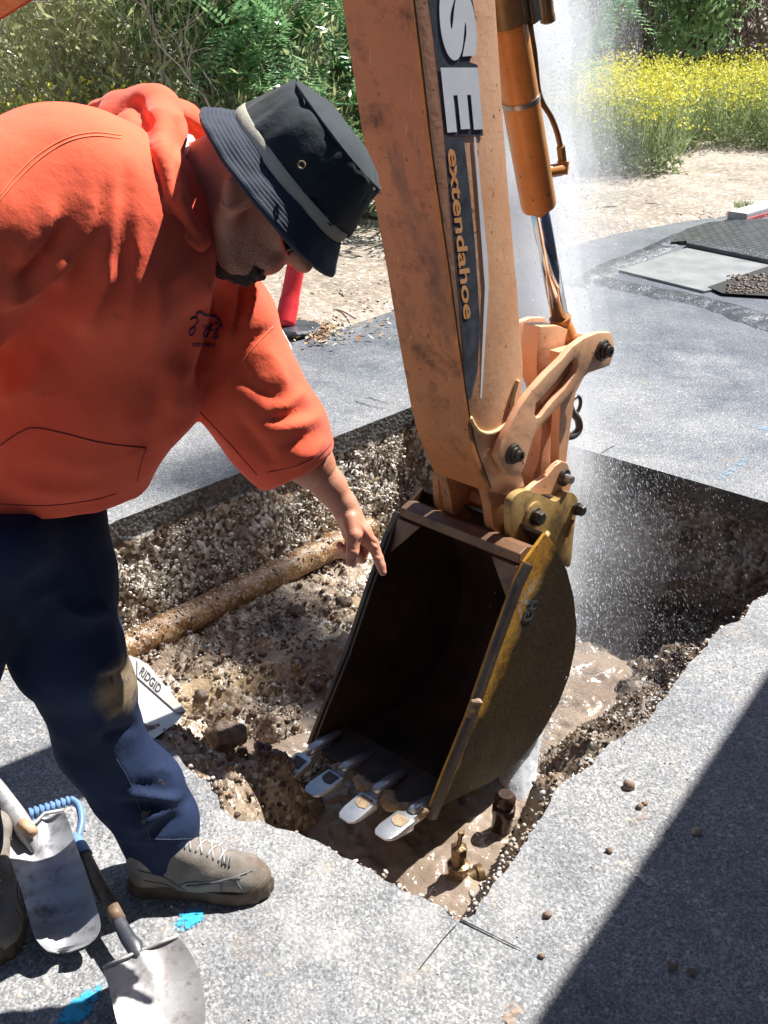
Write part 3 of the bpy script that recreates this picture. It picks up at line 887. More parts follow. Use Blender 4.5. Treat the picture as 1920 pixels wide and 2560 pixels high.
def bucket_mat():
    t = NT('bucket_side_paint')
    c = t.mix(t.ramp(t.noise(7, 6, 0.65), [(0.38, 0.0), (0.62, 1.0)]), (0.58, 0.31, 0.035), (0.34, 0.155, 0.028))
    sc = t.ramp(t.noise(3, 6, 0.75, t.mapping(t.pos(), (8, 8, 70), (0.7, 0.9, 0.3))), [(0.56, 0.0), (0.63, 0.85)])
    c = t.mix(sc, c, (0.07, 0.045, 0.03))
    sc2 = t.ramp(t.noise(3, 6, 0.75, t.mapping(t.pos(), (60, 8, 8), (0.4, 0.2, 0.8))), [(0.60, 0.0), (0.66, 0.8)])
    c = t.mix(sc2, c, (0.09, 0.055, 0.03))
    pa_ = mz(2.2, 0.02, .228)
    pr_ = t.math('MULTIPLY', t.near(pa_ + np.array([0.02, 0, 0.05]), 0.02, 0.12), t.ramp(t.noise(38, 5, 0.7), [(0.5, 0.0), (0.56, 1.0)]))
    c = t.mix(pr_, c, (0.38, 0.37, 0.33))
    # shade painted in together with wet black mud over the heel of the bucket
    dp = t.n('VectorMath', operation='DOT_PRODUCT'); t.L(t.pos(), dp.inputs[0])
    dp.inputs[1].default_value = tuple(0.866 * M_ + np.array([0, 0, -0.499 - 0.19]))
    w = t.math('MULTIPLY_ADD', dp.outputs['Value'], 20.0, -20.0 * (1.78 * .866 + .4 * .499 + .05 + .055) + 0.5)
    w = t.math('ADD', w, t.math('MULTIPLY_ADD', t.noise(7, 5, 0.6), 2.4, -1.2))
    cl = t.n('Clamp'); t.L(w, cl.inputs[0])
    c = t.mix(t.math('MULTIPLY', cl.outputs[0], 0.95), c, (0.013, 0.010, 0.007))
    return t.set(color=c, rough=t.math('ADD', t.math('MULTIPLY', cl.outputs[0], 0.2), t.ramp(t.noise(12, 5), [(0.4, 0.3), (0.6, 0.5)])), spec=0.25, normal=t.bump(t.noise(60, 5, 0.7), 0.45, 0.004))
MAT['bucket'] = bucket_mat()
MAT['bucket_in'] = pm('bucket_inner_steel', (0.04, 0.025, 0.018), (0.10, 0.058, 0.034), 6, 0.33, 0.3, 0.4, 50, 0.003)
MAT['edge'] = pm('worn_dark_steel', (0.055, 0.045, 0.04), (0.11, 0.085, 0.065), 12, 0.42, 0.5, 0.5, 70, 0.003)
MAT['steel'] = pm('bright_worn_steel', (0.42, 0.43, 0.44), (0.58, 0.58, 0.58), 20, 0.30, 0.75, 0.35, 80, 0.002)
MAT['pin'] = pm('greasy_pin_steel', (0.05, 0.045, 0.04), (0.16, 0.14, 0.12), 40, 0.35, 0.8, 0.5, 120, 0.002)
MAT['pinlite'] = pm('zinc_pin', (0.3, 0.29, 0.27), (0.42, 0.40, 0.36), 40, 0.35, 0.7, 0.4, 120, 0.002)
MAT['mud'] = pm('drying_mud', (0.20, 0.135, 0.075), (0.38, 0.28, 0.17), 22, 0.85, 0, 1.0, 90, 0.006)
MAT['hose'] = pm('olive_tube_paint', (0.14, 0.11, 0.055), (0.32, 0.16, 0.06), 14, 0.4, 0.3, 0.3, 80, 0.001)
def chrome():
    t = NT('chromed_rod'); return t.set(color=(0.75, 0.75, 0.76), rough=0.16, metal=1.0)
MAT['chrome'] = chrome()
MAT['weld'] = pm('weld_bead', (0.62, 0.45, 0.2), (0.72, 0.56, 0.3), 40, 0.45, 0.1, 0.9, 200, 0.003)
MAT['black'] = pm('scuffed_black_film', (0.035, 0.04, 0.05), (0.08, 0.09, 0.11), 25, 0.4, 0, 0.2, 80, 0.001)
MAT['white'] = pm('scuffed_white_film', (0.74, 0.79, 0.82), (0.84, 0.87, 0.88), 10, 0.4, 0, 0.15, 80, 0.001)
MAT['orangefilm'] = pm('orange_film', (0.66, 0.30, 0.10), (0.74, 0.40, 0.18), 20, 0.4, 0, 0.15, 80, 0.001)

arm = empty('backhoe_arm', mz(2.2, 0.0, 0.0), 'scratched orange digging arm of a backhoe hanging over the hole with a toothed bucket', 'backhoe arm')
HW = 0.090
dip = [(872, -110), (885, 0), (905, 165), (925, 330), (945, 465), (965, 600), (983, 735), (1000, 850), (1009, 910), (1022, 970), (1045, 1033), (1060, 1090), (1066, 1140), (1080, 1158), (1098, 1154),
       (1125, 1125), (1138, 1085), (1132, 1040), (1120, 985), (1124, 900), (1130, 790), (1116, 610), (1100, 430), (1085, 230), (1070, 0), (1062, -110)]
prof = [tuple(pl(x, y, HW)) for x, y in dip]
# carry the profile on upwards, out of the picture
a0, b0 = np.array(prof[0]), np.array(prof[-1])
da = (np.array(prof[0]) - np.array(prof[4])); da /= da[1]
db = (np.array(prof[-1]) - np.array(prof[-4])); db /= db[1]
up = 2.45
prof = [tuple(a0 + da * (up - a0[1]))] + prof + [tuple(b0 + db * (up - b0[1]))]
# side plates and body
toe_ = [(1022, 970), (1045, 1033), (1060, 1090), (1066, 1140), (1080, 1158), (1098, 1154), (1125, 1125), (1138, 1085), (1132, 1040), (1120, 985)]
prof = [q for q in prof[:12]] + [tuple(pl(1060, 1062, HW)), tuple(pl(1098, 1072, HW)), tuple(pl(1132, 1050, HW))] + prof[19:]
for a_, b_ in ((0.058, HW - 0.0005), (-HW + 0.0005, -0.058)):
    mb = MB(); plate(mb, [[tuple(pl(x, y, HW)) for x, y in toe_]], a_, b_, mz); mb.build('toe_cheek', MAT['greasy'], arm, bevel=0.002, auto=0.6)
mb = MB(); plate(mb, [prof], -HW, HW, mz)
dipper = mb.build('dipper', MAT['paint'], arm, bevel=0.003, auto=0.6)
# worn front plate, slightly proud, lapping round the toe
fr = [pl(x, y, HW) for x, y in dip[:11] + [(1054, 1058)]]
fr = [a0 + da * (up - a0[1])] + fr
def offset_path(path, d):
    out = []
    for i, p in enumerate(path):
        t_ = np.array(path[min(i + 1, len(path) - 1)]) - np.array(path[max(i - 1, 0)]); t_ /= np.linalg.norm(t_)
        out.append(np.array(p) + d * np.array([-t_[1], t_[0]]))
    return out
sg = -1
o1 = offset_path(fr, 0.007 * sg); o2 = offset_path(fr, -0.004 * sg)
if o1[3][0] > fr[3][0]: o1, o2 = offset_path(fr, 0.007), offset_path(fr, -0.004)
fp = spline(o1, 3)
bp = spline(o2, 3)
mb = MB(); plate(mb, [[tuple(q) for q in fp] + [tuple(q) for q in bp[::-1]]], -HW - 0.006, HW + 0.005, mz)
mb.build('front_plate', MAT['front'], arm, auto=0.6)
# weld seam along the corner
mb = MB(); pts_ = [mz(q[0] + 0.012, q[1], HW + 0.002) for q in fr]
tube(mb, [np.array(q) + N_ * 0.0012 * mnoise.noise(Vector(q) * 60) for i, q in enumerate(spline(pts_, 14))], 0.0020, 6); mb.build('weld_seam', MAT['edge'], arm, smooth=True)
# curved weld bead near the foot
mb = MB()
pp = [pl(x, y, HW) for x, y in [(1014, 902), (1020, 915), (1032, 930), (1050, 936), (1072, 930), (1092, 912), (1102, 885), (1109, 850), (1117, 820)]]
tube(mb, [mz(q[0], q[1], HW + 0.003) for q in spline(pp, 6)], 0.0062, 8); mb.build('weld_bead', MAT['weld'], arm, smooth=True)
# lettering film
def film(name, px, mat, a=0.0015, b=0.003, parent=arm):
    mb = MB(); plate(mb, [[tuple(pl(x, y, HW)) for x, y in px]], HW + a, HW + b, mz)
    return mb.build(name, mat, parent)
film('lettering_background', [(918, -60), (923, 0), (932, 60), (945, 170), (958, 292), (1042, 293), (1030, 140), (1012, 134), (1024, 105), (1025, 40), (1018, -10), (1010, -60)], MAT['black'], 0.0012, 0.0022)
film('lettering_strip', [(958, 296), (1000, 296), (1012, 400), (1024, 520), (1036, 700), (1030, 800), (1016, 860), (1004, 862), (1000, 760), (985, 600), (970, 440)], MAT['black'], 0.0012, 0.0022)
film('pinstripe', [(1022, 296), (1026, 296), (1052, 560), (1054, 620), (1039, 860), (1036, 860), (1046, 620)], MAT['white'], 0.0012, 0.0024)
def side_text(name, body, p0, p1, height_px, mat, lift, bold=0.0, parent=arm, sx=1.0, off=HW, italic=0.0):
    """text running from picture point p0 to p1 on the side plate; letters' tops point away from the front plate"""
    cu = bpy.data.curves.new(name, 'FONT'); cu.body = body; cu.size = 1; cu.offset = bold; cu.extrude = 0.002; cu.shear = italic
    tmp = bpy.data.objects.new('tmp', cu); COL.objects.link(tmp)
    bpy.context.view_layer.update()
    me = bpy.data.meshes.new_from_object(tmp.evaluated_get(bpy.context.evaluated_depsgraph_get()))
    bpy.data.objects.remove(tmp)
    co = np.array([v_.co[:] for v_ in me.vertices])
    lo, hi = co.min(0), co.max(0)
    a = pl(*p0, off); b = pl(*p1, off); d = b - a
    h = pl(p0[0] + height_px, p0[1], off) - a
    for v_ in me.vertices:
        u = (v_.co.x - lo[0]) / (hi[0] - lo[0]); w = (v_.co.y - lo[1]) / (hi[1] - lo[1])
        q = a + d * u + h * w
        v_.co = mz(q[0], q[1], off + lift + v_.co.z * 0.15)
    return link(name, me, mat, parent)
side_text('letter', 'S', (940, -22), (957, 132), 78, MAT['white'], 0.0034, 0.075)
side_text('letter', 'E', (949, 146), (964, 286), 80, MAT['white'], 0.0034, 0.06)
side_text('small_lettering', 'extendahoe', (964, 322), (1000, 690), 24, MAT['orangefilm'], 0.003, 0.02)
# pivot tube and toe
c0 = pl(1153, 1115, .145); bp_ = c0                      # bucket pin centre (m,z)
lp2 = pl(1243, 1098, .145)                                 # rear bucket pin
mb = MB(); tube(mb, [mz(*c0, -.115), mz(*c0, .115)], 0.040, 28); mb.build('pivot_tube', MAT['greasy'], arm, auto=0.6)
mb = MB(); lathe(mb, mz(*c0, .088), N_, [(0.046, 0), (0.046, 0.012), (0.040, 0.014), (0.040, 0.028)], 26); mb.build('pivot_collar', MAT['paint'], arm, auto=0.6)

# bucket
bk = empty('bucket', mz(2.2, -0.1, 0), None, None); bk.parent = arm; bk.location = Vector(mz(2.2, -0.1, 0)) - arm.location
side_px = [(922, 1766), (960, 1668), (1010, 1545), (1060, 1400), (1110, 1262), (1133, 1214), (1158, 1180), (1179, 1152), (1200, 1180), (1225, 1232), (1240, 1290), (1246, 1350), (1243, 1400), (1230, 1460), (1207, 1520), (1170, 1585), (1120, 1645), (1060, 1690), (1000, 1718), (955, 1742)]
BO = 0.228
sp = [pl(x, y, BO) for x, y in side_px]
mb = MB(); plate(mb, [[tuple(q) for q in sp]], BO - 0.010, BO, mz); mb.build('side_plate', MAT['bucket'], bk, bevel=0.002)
mb = MB(); plate(mb, [[tuple(q) for q in sp]], -BO, -BO + 0.010, mz); mb.build('side_plate', MAT['bucket_in'], bk, bevel=0.002)
back = spline([sp[i] for i in [7, 8, 9, 10, 11, 12, 13, 14, 15, 16, 17, 18, 19]] + [sp[0] + np.array([0.0, 0.004])], 4)
inner = []
cen = np.array([2.1, -0.12])
for q in back:
    d = cen - q; inner.append(q + d / np.linalg.norm(d) * 0.009)
outer = [q - (cen - q) / np.linalg.norm(cen - q) * -0.0 for q in back]
mb = MB(); plate(mb, [[tuple(q) for q in outer] + [tuple(q) for q in inner[::-1]]], -BO + 0.0102, BO - 0.0102, mz)
mb.build('shell', MAT['bucket_in'], bk, auto=0.6)
# front wear strips along the open edge
def strip(off_a, off_b, mat, w=0.028, i0=0, i1=5, lift=0.006):
    a = sp[i0:i1 + 1]
    d = (sp[i1] - sp[i0]); d /= np.linalg.norm(d); nn_ = np.array([-d[1], d[0]])
    if nn_[0] > 0: nn_ = -nn_
    loop = [q + nn_ * lift for q in a] + [q - nn_ * w for q in a[::-1]]
    mb = MB(); plate(mb, [[tuple(q) for q in loop]], off_a, off_b, mz); return mb.build('wear_strip', mat, bk, bevel=0.004)
strip(BO + 0.0005, BO + 0.016, MAT['edge'])
strip(-BO - 0.016, -BO - 0.0005, MAT['edge'], 0.04)
# cross beam at the top of the opening with gussets
t1, t2 = sp[5] + np.array([-0.005, 0.0]), sp[7]
bm_ = [pl(x, y, BO) for x, y in [(1127, 1220), (1130, 1200), (1146, 1184), (1160, 1182), (1166, 1200), (1142, 1228)]]
mb = MB(); plate(mb, [[tuple(q) for q in bm_]], -BO + 0.0105, BO - 0.0105, mz); mb.build('cross_beam', MAT['beam'], bk, bevel=0.003)
for s in (-1, 1):
    mb = MB()
    g0 = t1 + np.array([-0.016, -0.01]); o_ = s * (BO - 0.011)
    tri = [(0, o_), (0, o_ - s * 0.085), (-0.10, o_)]
    vv = []
    for dz, of in tri:
        for dm in (0, 0.010): vv.append(mz(g0[0] + dm + dz * -0.30 * -1, g0[1] + dz, of))
    mb.add(vv, [(0, 2, 4), (1, 5, 3), (0, 1, 3, 2), (2, 3, 5, 4), (4, 5, 1, 0)]); mb.build('gusset', MAT['beam'], bk)
# ears
ear_px = [(1102, 1100), (1104, 1084), (1114, 1070), (1130, 1061), (1146, 1060), (1162, 1066), (1180, 1075), (1198, 1083), (1208, 1078), (1218, 1067), (1230, 1063), (1242, 1069), (1248, 1080), (1249, 1093), (1243, 1120), (1238, 1165), (1232, 1222), (1213, 1215), (1190, 1172), (1150, 1196), (1128, 1205), (1112, 1185), (1103, 1145)]
ep = [tuple(q) for q in spline([pl(x, y, .14) for x, y in ear_px + ear_px[:1]], 3)[:-1]]
mb = MB(); plate(mb, [ep], .118, .140, mz); mb.build('ear', MAT['olive'], bk, bevel=0.003, auto=0.6)
mb = MB(); plate(mb, [ep], -.140, -.118, mz); mb.build('ear', MAT['greasy'], bk, bevel=0.003, auto=0.6)
# raised boss rims and ribs on the near ear
mb = MB(); lathe(mb, mz(*bp_, .1405), N_, [(0.043, 0), (0.043, 0.006), (0.036, 0.008)], 26); mb.build('boss', MAT['olive'], bk, auto=0.6)
mb = MB(); tube(mb, [mz(*pl(1182, 1150, .14), .142), mz(*pl(1150, 1190, .14), .15), mz(*pl(1133, 1214, .14), .20)], 0.009, 8); mb.build('rib', MAT['olive'], bk, smooth=True)
mb = MB(); tube(mb, [mz(*pl(1236, 1122, .14), .143), mz(*pl(1222, 1160, .14), .143)], 0.006, 8); mb.build('rib', MAT['front'], bk, smooth=True)
for cc, r_, m_ in ((bp_, 0.017, MAT['pin']), (lp2, 0.013, MAT['pin'])):
    mb = MB(); tube(mb, [mz(*cc, -.15), mz(*cc, .165)], r_, 18)
    lathe(mb, mz(*cc, .148), N_, [(r_ * 1.55, 0), (r_ * 1.55, 0.006)], 22)
    lathe(mb, mz(*cc, .155), N_, [(r_ * 1.35, 0), (r_ * 1.35, 0.017), (r_ * 1.1, 0.021)], 6)
    mb.build('pin', m_, bk, auto=0.5)
# cutting edge, teeth
lip = sp[0]; flo = np.array([0.92, -0.10]); flo /= np.linalg.norm(flo)
lipd = (pl(640, 1700, -BO) - pl(680, 1612, -BO)); lipd /= np.linalg.norm(lipd)
into = np.array(sp[19]) - lip; into /= np.linalg.norm(into)
mb = MB()
pn = np.array([-into[1], into[0]])
loop = [lip - into * 0.004 + pn * 0.010, lip + into * 0.14 + pn * 0.012, lip + into * 0.14 - pn * 0.004, lip - into * 0.004 - pn * 0.006]
plate(mb, [[tuple(q) for q in loop]], -BO + 0.0106, BO - 0.0106, mz); mb.build('cutting_edge', MAT['edge'], bk, bevel=0.002)
tips = [(596, 1690), (655, 1722), (742, 1772), (820, 1808)]
roots = [(672, 1622), (730, 1665), (820, 1708), (880, 1755)]
for i in range(4):
    of = -BO + 0.03 + i * (2 * BO - 0.06) / 3
    root = lip + into * 0.005
    R0 = mz(root[0], root[1], of)
    # the tip lies on the sight line through its measured place, in the tooth's own plane
    tp = pl(tips[i][0], tips[i][1], of)
    T0 = mz(tp[0], tp[1], of)
    d = T0 - R0; L = np.linalg.norm(d); d /= L
    L = min(L, 0.17)
    w = N_; upv = np.cross(d, w); upv /= np.linalg.norm(upv)
    if upv[2] < 0: upv = -upv
    tt = empty('tooth', R0, None, None); tt.parent = bk; tt.location = Vector(R0) - arm.location - bk.location
    def pt(s, a, h): return R0 + d * s * L + w * a + upv * h
    mb = MB()
    secs = [(-0.25, 0.015, 0.014, -0.012), (0.0, 0.017, 0.016, -0.014), (0.30, 0.019, 0.016, -0.014), (0.36, 0.030, 0.017, -0.014), (0.40, 0.031, 0.016, -0.014), (0.80, 0.032, 0.008, -0.008), (0.93, 0.028, 0.004, -0.004), (1.0, 0.017, 0.002, -0.002)]
    vv = []
    for s, a, h1, h2 in secs: vv += [pt(s, -a, h1), pt(s, a, h1), pt(s, a, h2), pt(s, -a, h2)]
    ff = [(4 * k + j, 4 * k + (j + 1) % 4, 4 * k + 4 + (j + 1) % 4, 4 * k + 4 + j) for k in range(len(secs) - 1) for j in range(4)] + [(0, 1, 2, 3), tuple(4 * len(secs) - 4 + j for j in range(4))]
    mb.add(vv, ff); mb.build('tooth_tip', MAT['steel'], tt, bevel=0.0025, auto=0.7)
    # mud packed in the recess, and an adapter shank
    mb = MB(); vv = [pt(0.41, -0.021, .0175), pt(0.41, 0.021, .0175), pt(0.62, 0.022, .0134), pt(0.66, 0.004, .0126), pt(0.63, -0.012, .0132), pt(0.58, -0.021, .0142)]
    mb.add(vv, [(0, 1, 2, 3, 4, 5)]); mb.build('mud_patch', MAT['mud'] if i > 1 else MAT['edge'], tt)
    mb = MB(); tube(mb, [pt(-0.5, 0, 0.012), pt(-0.1, 0, 0.022), pt(0.14, 0, 0.025), pt(0.26, 0, 0.018)], [0.014, 0.018, 0.018, 0.012], 10, flat=0.6); mb.build('shank', MAT['steel'], tt, smooth=True)
# mud stuck between the right teeth
def mudblob(pts, seed):
    f_ = union([ell(p, np.eye(3), (r, r * 0.8, r * 0.55)) for p, r in pts], 0.015)
    lo = np.min([p - 2 * r for p, r in pts], 0); hi = np.max([p + 2 * r for p, r in pts], 0)
    v_, q_ = sdf_mesh(f_, lo, hi, 0.003)
    n_ = normals(v_, q_); v_ = v_ + n_ * (vnoise(v_, 60, seed, 0.004) + vnoise(v_, 150, seed, 0.002))[:, None]
    return np_mesh('packed_mud', v_, q_)
def lipat(of, s=0.0, h=0.0): return mz(*(lip + into * s + pn * h), of)
me = mudblob([(lipat(-.02, -.01, 0), .020), (lipat(.01, -.02, 0), .026), (lipat(.05, -.012, 0), .030), (lipat(.09, -.014, 0), .032), (lipat(.12, -.02, -.01), .028), (lipat(.16, -.005, 0), .022), (lipat(.20, -.01, 0), .024), (lipat(.215, 0.0, .02), .02)], 3)
link('packed_mud', me, MAT['mud'], bk, smooth=True)
me = mudblob([(lipat(-.10, -.005, 0), .018), (lipat(-.07, -.012, 0), .02)], 5); link('packed_mud', me, MAT['mud'], bk, smooth=True)
me = mudblob([(mz(*pl(1018, 1510, BO), BO + .018), .016), (mz(*pl(1012, 1526, BO), BO + .017), .014), (mz(*pl(1007, 1541, BO), BO + .016), .011)], 8); link('mud_splash', me, MAT['mud'], bk, smooth=True)
# worn maker's mark on the side plate
side_text('side_lettering', 'GH', (1126, 1342), (1142, 1296), 20, MAT['black'], 0.002, 0.03, bk, off=BO)

# levers (rocker arms)
lev_px = [(1074, 986), (1084, 955), (1100, 925), (1122, 882), (1147, 847), (1182, 808), (1216, 775), (1236, 750), (1262, 731), (1292, 719), (1320, 718), (1327, 741), (1325, 768), (1317, 790), (1297, 797), (1271, 806), (1256, 820), (1239, 842), (1206, 880), (1168, 920), (1152, 945), (1143, 975), (1136, 1000), (1126, 1024), (1112, 1032), (1096, 1024), (1084, 1006)]
slot_px = [(1155, 893), (1158, 872), (1170, 860), (1200, 826), (1226, 790), (1238, 776), (1246, 778), (1249, 790), (1244, 806), (1222, 838), (1192, 870), (1168, 900), (1159, 903)]
lvp = [tuple(pl(x, y, .125)) for x, y in lev_px]; slp = [tuple(pl(x, y, .125)) for x, y in slot_px]
for s, m_ in ((1, MAT['paint']), (-1, MAT['paint'])):
    lv = empty('lever', mz(*lvp[3], s * .115), None, None); lv.parent = arm; lv.location = Vector(mz(*lvp[3], s * .115)) - arm.location
    a, b = (.104, .125) if s > 0 else (-.125, -.104)
    mb = MB(); plate(mb, [lvp, slp], a, b, mz); mb.build('lever_plate', m_, lv, bevel=0.003, auto=0.6)
    cs = np.array(slp).mean(0); bk_loop = [tuple(cs + (np.array(q) - cs) * 1.06) for q in slp]
    mb = MB(); plate(mb, [bk_loop], a - .006 if s > 0 else b + .0002, a - .0002 if s > 0 else b + .006, mz); mb.build('slot_backing', MAT['front'], lv)
    for q, r1 in ((pl(1115, 983, .14), 0.030), (pl(1309, 758, .14), 0.032)):
        base = mz(q[0], q[1], s * .1255)
        mb = MB(); lathe(mb, base, N_ * s, [(r1, 0), (r1, 0.008), (r1 * 0.9, 0.011), (r1 * 0.72, 0.012), (r1 * 0.72, 0.020), (r1 * 0.5, 0.022), (r1 * 0.5, 0.032), (r1 * 0.22, 0.033), (r1 * 0.2, 0.028)], 26); mb.build('pin_cap', MAT['pin'], lv, auto=0.5)
# H-shaped bucket link between the levers
q1 = pl(1309, 758, .14); q2 = lp2
mb = MB()
tube(mb, [mz(*q1, -.102), mz(*q1, .102)], 0.030, 24)
mb.build('cross_tube', MAT['front'], arm, auto=0.6)
lk = [(1168, 705), (1205, 703), (1240, 715), (1262, 740), (1258, 800), (1240, 845), (1226, 900), (1216, 990), (1206, 1045), (1190, 1062), (1150, 1062), (1152, 1030), (1166, 990), (1172, 900), (1172, 845), (1160, 812), (1160, 770)]
lkp = [tuple(pl(x, y, 0.03)) for x, y in lk]
mb = MB(); plate(mb, [lkp], -.030, .030, mz); mb.build('bucket_link', MAT['paint'], arm, bevel=0.006, auto=0.6)
mb = MB(); plate(mb, [[tuple(pl(x, y, .075)) for x, y in [(1205, 760), (1258, 745), (1282, 790), (1262, 815), (1244, 850), (1232, 930), (1222, 1015), (1205, 1020), (1208, 930), (1212, 850)]]], .045, .075, mz); mb.build('bucket_link_rib', MAT['paint'], arm, bevel=0.004)
sm = [(1132, 1078), (1140, 1060), (1160, 1043), (1182, 1028), (1200, 1006), (1214, 996), (1226, 1000), (1232, 1018), (1236, 1042), (1230, 1062), (1222, 1070), (1200, 1072), (1180, 1068), (1160, 1070)]
sp_ = [tuple(pl(x, y, .112)) for x, y in sm]
mb = MB(); plate(mb, [sp_], .094, .112, mz); mb.build('guide_link', MAT['paint'], arm, bevel=0.003)
mb = MB(); plate(mb, [sp_], -.112, -.094, mz); mb.build('guide_link', MAT['paint'], arm, bevel=0.003)
q3 = pl(1226, 1034, .13)
mb = MB(); lathe(mb, mz(*q3, .1125), N_, [(0.026, 0), (0.026, 0.012), (0.02, 0.013)], 22); mb.build('pin_collar', MAT['pin'], arm, auto=0.5)
mb = MB(); lathe(mb, mz(*q3, .1), N_, [(0.014, 0), (0.014, 0.045), (0.011, 0.048)], 18); mb.build('link_pin', MAT['pinlite'], arm, auto=0.5)
# lifting hook with shackle
mb = MB(); hk = [pl(x, y, 0.03) for x, y in [(1228, 868), (1236, 890), (1248, 905), (1251, 925), (1240, 940), (1222, 944)]]
tube(mb, [mz(*q, .03) for q in spline(hk, 5)], [0.012] * 26, 10); hook = mb.build('hook', MAT['edge'], arm, smooth=True)
mb = MB(); c_ = pl(1243, 876, .03); tube(mb, [mz(c_[0] + 0.028 * cos(a), c_[1] + 0.028 * sin(a), .03) for a in np.linspace(0, 2 * pi, 20)], 0.006, 8, False); mb.build('shackle', MAT['pin'], arm, smooth=True)

# bucket cylinder
cyl = empty('cylinder', mz(*pl(1163, 445, 0), 0), None, None); cyl.parent = arm; cyl.location = Vector(mz(*pl(1163, 445, 0), 0)) - arm.location
cb = pl(1163, 440, 0); ct = pl(1098, 60, 0); d_ = ct - cb; d_ /= np.linalg.norm(d_)
B0 = mz(*cb, 0); D3 = M_ * d_[0] + np.array([0, 0, d_[1]])
S3 = np.cross(D3, N_)
Lb = 1.0
mb = MB(); lathe(mb, B0, D3, [(0.032, -0.012), (0.045, -0.010), (0.0475, 0.0), (0.0475, Lb)], 36); mb.build('barrel', MAT['cyl'], cyl, auto=0.6)
re = pl(1212, 700, 0); E0 = mz(*re, 0)
mb = MB(); tube(mb, [E0, B0 + D3 * 0.02], 0.0255, 28); mb.build('rod', MAT['chrome'], cyl, smooth=True)
rd = (B0 - E0); rd /= np.linalg.norm(rd)
mb = MB(); lathe(mb, E0 - rd * 0.11, rd, [(0.040, 0), (0.040, 0.06), (0.034, 0.10), (0.028, 0.115), (0.031, 0.120), (0.031, 0.135)], 24); mb.build('rod_end', MAT['cyl'], cyl, auto=0.6)
# port block, tube, clamp
right = lambda px, py: mz(*pl(px, py, 0.03), 0.03)
mb = MB(); tube(mb, [mz(*pl(1175, 372, .02), .02), right(1212, 366)], 0.017, 14); tube(mb, [right(1214, 376), right(1217, 348)], 0.016, 12); mb.build('port_fitting', MAT['cyl'], cyl, auto=0.6)
mb = MB(); tube(mb, [right(1215, 348), right(1211, 316)], 0.0125, 6); mb.build('hose_nut', MAT['olive'], cyl)
mb = MB(); tube(mb, [np.array(q) for q in spline([right(1211, 318), right(1203, 285), right(1190, 252), right(1172, 222), right(1162, 190), right(1155, 120), right(1146, 60), right(1142, 10), right(1138, -60), right(1134, -120)], 6)], 0.0075, 10); mb.build('steel_tube', MAT['hose'], cyl, smooth=True)
kc = pl(1129, 212, 0)
kl = (kc - cb) @ d_
mb = MB(); lathe(mb, B0 + D3 * kl, D3, [(0.0475, -0.006), (0.0500, -0.006), (0.0500, 0.006), (0.0475, 0.006)], 36)
tube(mb, [B0 + D3 * kl + (right(1170, 205) - (B0 + D3 * kl)) * k for k in (0.55, 1.02)], 0.0065, 8, flat=0.6); mb.build('hose_clamp', MAT['pinlite'], cyl, auto=0.6)
# valve block and canister where the cylinder leaves the picture
mb = MB(); kb = (pl(1100, 10, 0) - cb) @ d_
lathe(mb, B0 + D3 * kb, D3, [(0.054, -0.035), (0.056, -0.02), (0.056, 0.16)], 30); mb.build('cylinder_head', MAT['hose'], cyl, auto=0.6)
mb = MB(); box(mb, right(1135, 5), (S3, D3, N_), (0.018, 0.045, 0.03)); mb.build('valve_block', MAT['edge'], cyl, bevel=0.004)
mb = MB(); lathe(mb, right(1184, 50), right(1172, -80) - right(1184, 50), [(0.012, 0), (0.019, 0.004), (0.019, 0.02), (0.017, 0.024), (0.017, 0.2)], 22); mb.build('pressure_canister', MAT['hose'], cyl, auto=0.6)
# knuckle and boom leading back towards the machine
mb = MB(); plate(mb, [[(1.55, 2.45), (2.12, 2.45), (2.30, 2.62), (2.25, 2.95), (1.6, 3.0), (1.35, 2.75)]], -.10, .10, mz); mb.build('dipper_head', MAT['paint'], arm, bevel=0.01)
u0 = pl(0, 46, .09); u1 = pl(75, 0, .09); sl_ = (u1 - u0); sl_ = sl_[1] / sl_[0]
ux = lambda m: u0[1] + (m - u0[0]) * sl_
boom = [(-1.2, ux(0.9) - 0.9), (0.2, ux(0.2) - 0.08), (u0[0], u0[1]), (u1[0], u1[1]), (1.30, ux(1.30) + 0.10), (1.62, 2.52), (1.62, 2.95), (1.2, 2.75), (0.7, ux(0.7) + 0.36), (0.1, ux(0.1) + 0.30), (-1.3, 0.9)]
mb = MB(); plate(mb, [boom], -.09, .09, mz); mb.build('boom', MAT['front'], arm, bevel=0.004)
# ------------------------------------------------------------------ the man pointing into the hole
def cloth_mat(name, c1, c2, bsc=900, bs=0.25, sheen=0.15, rough=0.9, extra=None, wv=0.004):
    t = NT(name)
    c = t.mix(t.ramp(t.noise(5, 5, 0.6), [(0.35, 0.0), (0.65, 1.0)]), c1, c2)
    if extra: c = extra(t, c)
    nb = t.bump(t.noise(bsc, 2, 0.5), bs, 0.0008, t.bump(t.noise(60, 4, 0.6), 0.35, wv))
    return t.set(color=c, rough=rough, normal=nb, sheen=sheen, spec=0.2)
def hood_extra(t, c):
    for px_, r in (((243, 903 + 100), .010), ):
        pass
    st = t.ramp(t.noise(16, 3, 0.5), [(0.70, 0.0), (0.76, 0.45)])
    return t.mix(st, c, (0.30, 0.05, 0.03))
MAT['hoodie'] = cloth_mat('orange_fleece', (0.88, 0.115, 0.055), (0.94, 0.15, 0.07), extra=hood_extra)
MAT['stitch'] = pm('orange_thread', (0.80, 0.22, 0.09), None, rough=0.8, bump=0)
MAT['darkstitch'] = pm('dark_seam', (0.22, 0.03, 0.03), None, rough=0.9, bump=0)
MAT['purple'] = pm('navy_embroidery', (0.06, 0.03, 0.13), None, rough=0.7, bump=0)
